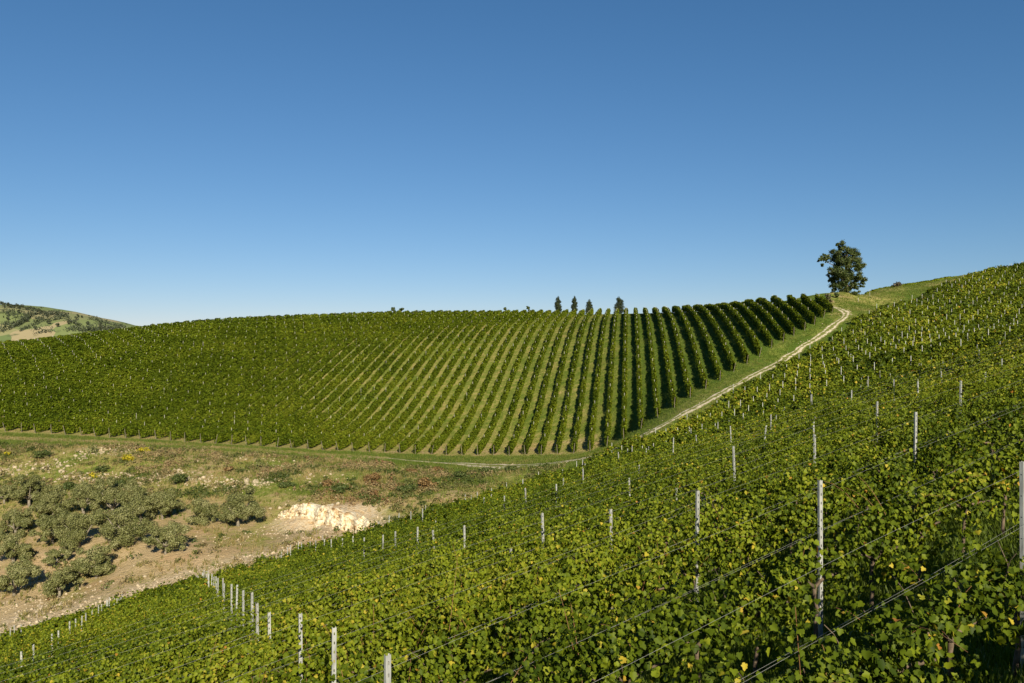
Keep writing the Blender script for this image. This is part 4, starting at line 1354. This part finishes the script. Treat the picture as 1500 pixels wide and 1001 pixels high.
# ------------------------------------------------------------------ hills beyond the valley
FH_Y = 1400.0
def fh(X, Y):
    xs_ = np.array([-2600, -1600, -1150, -900, -828, -780, -731, -680, -630, -580, -500, -400])
    zs_ = np.array([120, 112, 84, 66, 61, 54, 46, 34, 21, 4, -35, -60])
    c = np.interp(X * FH_Y / np.maximum(Y, 600), xs_, zs_)
    prof = np.exp(-((Y - FH_Y) / np.where(Y < FH_Y, 330, 260)) ** 2)
    return -70 + (c + 70) * prof + (fbm(X / 90, Y / 90, 5) - .47) * 9 * prof
def far_hills():
    xs_ = np.arange(-1700, -380, 12.0); ys_ = np.arange(700, 1900, 12.0)
    X, Y = np.meshgrid(xs_, ys_, indexing='ij')
    Z = fh(X, Y)
    nx, ny = X.shape
    idx = np.arange(nx * ny).reshape(nx, ny)
    q = np.stack([idx[:-1, :-1].ravel(), idx[1:, :-1].ravel(), idx[1:, 1:].ravel(), idx[:-1, 1:].ravel()], 1)
    me = mesh_np('far_hills', np.stack([X.ravel(), Y.ravel(), Z.ravel()], 1), [q], smooth=True)
    m, nt, out = new_mat('far_fields')
    v = nt.nodes.new('ShaderNodeTexVoronoi'); v.inputs['Scale'].default_value = .014
    g = nt.nodes.new('ShaderNodeNewGeometry')
    wv = nt.nodes.new('ShaderNodeVectorMath'); wv.operation = 'MULTIPLY_ADD'
    nn = nt.nodes.new('ShaderNodeTexNoise'); nn.inputs['Scale'].default_value = .012
    nt.links.new(g.outputs['Position'], nn.inputs['Vector'])
    nt.links.new(nn.outputs['Color'], wv.inputs[0]); wv.inputs[1].default_value = (70, 70, 0); nt.links.new(g.outputs['Position'], wv.inputs[2])
    nt.links.new(wv.outputs[0], v.inputs['Vector'])
    sep = nt.nodes.new('ShaderNodeSeparateColor'); nt.links.new(v.outputs['Color'], sep.inputs[0])
    c = ramp(nt, [(.0, (.14, .19, .07)), (.3, (.20, .24, .09)), (.5, (.16, .20, .075)), (.7, (.26, .26, .12)), (.85, (.38, .31, .18)), (1, (.17, .20, .08))], sep.outputs[0])
    c2 = mixc(nt, math_(nt, 'MULTIPLY', math_(nt, 'SUBTRACT', noise(nt, .05, 4), .56), 5, clamp=True), c.outputs[0], (.08, .10, .045))
    p = nt.nodes.new('ShaderNodeBsdfPrincipled'); p.inputs['Roughness'].default_value = .95; p.inputs['Specular IOR Level'].default_value = .1
    nt.links.new(c2, p.inputs['Base Color']); nt.links.new(p.outputs[0], out.inputs[0])
    tag(link_mesh('far_hills', me, m), kind='structure', label='distant hill of fields and hedges at the left edge')
far_hills()
def fhit(x, y):
    Y = np.arange(720, 1500, 2.0); X = (x - 750) / F * Y; zr = -(y - 500.5) / F * Y
    b = np.nonzero(zr <= fh(X, Y))[0]
    i = b[0] if len(b) else len(Y) - 1 - int(np.argmin((zr - fh(X, Y))[::-1]))
    return np.array([X[i], Y[i], float(fh(X[i:i + 1], Y[i:i + 1])[0])])
M_FTREE = leaf_mat('far_tree_leaf', [(0, (.035, .048, .025)), (.5, (.055, .068, .036)), (1, (.10, .105, .055))], trans=.1)
def hedge(pl, label, seed, wid=5.0, hgt=4.5, dens=1.0):
    rg = np.random.default_rng(seed)
    B = np.array([fhit(*q) for q in pl])
    L = np.r_[0, np.cumsum(np.hypot(*np.diff(B[:, :2], axis=0).T))]
    n = int(L[-1] * 5 * dens)
    t = rg.uniform(0, L[-1], n)
    x = np.interp(t, L, B[:, 0]); y = np.interp(t, L, B[:, 1]); lump = vnoise(t / 9, t * 0, seed)
    k = lump > .18
    t = t[k]; x = x[k]; y = y[k]; lump = lump[k]; n = len(t)
    x = x + rg.normal(0, wid * .35, n); y = y + rg.normal(0, wid * .6, n)
    z = fh(x, y) + rg.uniform(0, 1, n) * hgt * 1.5 * (.35 + lump)
    loc = B[0]
    pos = np.stack([x, y, z], 1) - loc
    me = leaf_mesh('hedge', [leaves_geo(pos, rg.normal(0, 1, (n, 3)) + np.array([0, -.5, .6]), rg.uniform(1.0, 2.0, n), np.clip(rg.normal(.45, .2, n), 0, 1), 2, rg=rg)])
    tag(link_mesh('hedge', me, M_FTREE, None, loc), label, 'hedge', 'hedges on the distant hill')
hedge([(0, 488), (12, 483), (30, 476), (44, 464), (58, 460)], 'long hedge climbing the distant hill from its lower left', 1, 7, 6, 1.6)
hedge([(30, 486), (48, 478), (62, 472)], 'short hedge lower on the distant hill, right of the long climbing one', 2, 5, 5)
hedge([(18, 467), (30, 467), (45, 465)], 'flat hedge across the upper left of the distant hill', 3, 5, 5)
hedge([(47, 467), (62, 469), (78, 470), (92, 467)], 'dark hedge across the middle of the distant hill', 4, 5, 5)
hedge([(50, 490), (62, 488), (76, 487)], 'hedge at the foot of the distant hill, left of the low wood', 5, 6, 6)
hedge([(92, 484), (110, 484), (126, 485), (150, 484), (180, 483)], 'low wood along the foot of the distant hill', 6, 10, 7, 2.0)
hedge([(0, 458), (8, 459), (18, 459)], 'small thicket high on the left of the distant hill', 7, 6, 6)
hedge([(130, 468), (150, 473), (172, 478), (190, 483)], 'thin hedge line down the right crest of the distant hill', 8, 5, 4)
hedge([(95, 470), (108, 474), (118, 479)], 'hedge running down the right half of the distant hill', 9, 5, 5)
hedge([(0, 477), (14, 476), (28, 477)], 'hedge low on the left edge of the distant hill', 10, 6, 5)
hedge([(64, 464), (76, 461), (90, 463), (100, 466)], 'hedge just under the crest of the distant hill', 11, 6, 5, 1.4)
hedge([(120, 486), (140, 487), (165, 487)], 'second wood strip along the foot of the distant hill, right part', 12, 9, 6, 1.6)
hedge([(8, 465), (20, 462), (34, 461)], 'thicket hedge under the left crest of the distant hill', 13, 7, 6, 1.4)
rr = random.Random(3)
for i, (x, y) in enumerate([(27, 459), (100, 476), (128, 477), (147, 479), (12, 470), (72, 476), (84, 480), (52, 484), (112, 470), (40, 473)]):
    rg = np.random.default_rng(700 + i)
    b = fhit(x, y); h = rr.uniform(5, 8); w = h * .55
    cl = [(rr.uniform(-.4, .4) * w, rr.uniform(-.4, .4) * w, h * rr.uniform(.4, .8), w * .6, w * .6, h * .25) for _ in range(5)]
    t = MB(); t.tube([(0, 0, -1), (0, 0, h * .6)], [.3, .15], 6)
    make_tree('distant_tree', b, ['tiny tree under the left crest of the distant hill', 'tiny tree in the bright field of the distant hill', 'tiny tree in the right part of the distant hill field', 'rightmost tiny field tree of the distant hill',
              'tiny tree among the left hedges of the distant hill', 'tiny tree just below the dark middle hedge of the distant hill', 'tiny tree above the low wood of the distant hill', 'tiny tree by the foot hedge of the distant hill',
              'tiny tree high in the right field of the distant hill', 'tiny tree beside the long climbing hedge of the distant hill'][i], 'tree', 'trees in the fields of the distant hill', t,
              [tuft_crown(cl, 160, 1.2, rg, lod=1, hollow=.1)], M_FTREE, M_BARK)
fx = [3, 6, 11, 14, 17, 21, 25, 29, 33, 38, 41, 45, 47, 54, 58, 61, 64, 67, 72, 77, 84, 90, 97, 114, 120]
crest = lambda x: np.interp(x, [0, 20, 40, 60, 80, 100, 120, 150, 190], [449.5, 451, 454.5, 457.5, 460, 462, 465, 473.5, 483])
seg_names = ['clump', 'line']
for i, x in enumerate(fx):
    rg = np.random.default_rng(600 + i)
    b = fhit(x, crest(x) + 1.0)
    h = rr.uniform(5, 10) * (1.15 if x < 50 else .7); w = h * rr.uniform(.35, .5)
    cl = [(rr.uniform(-.4, .4) * w, rr.uniform(-.4, .4) * w, h * rr.uniform(.4, .85), w * .6, w * .6, h * .22) for _ in range(6)]
    t = MB(); t.tube([(0, 0, -1), (0, 0, h * .6)], [.3, .15], 6)
    make_tree('distant_tree', b, 'tiny dark tree on the distant hill crest, %s from the left' % ordinal(i + 1), 'tree', 'trees along the distant hill crest', t,
              [tuft_crown(cl, 160, 1.3, rg, lod=1, hollow=.1)], M_FTREE, M_BARK)
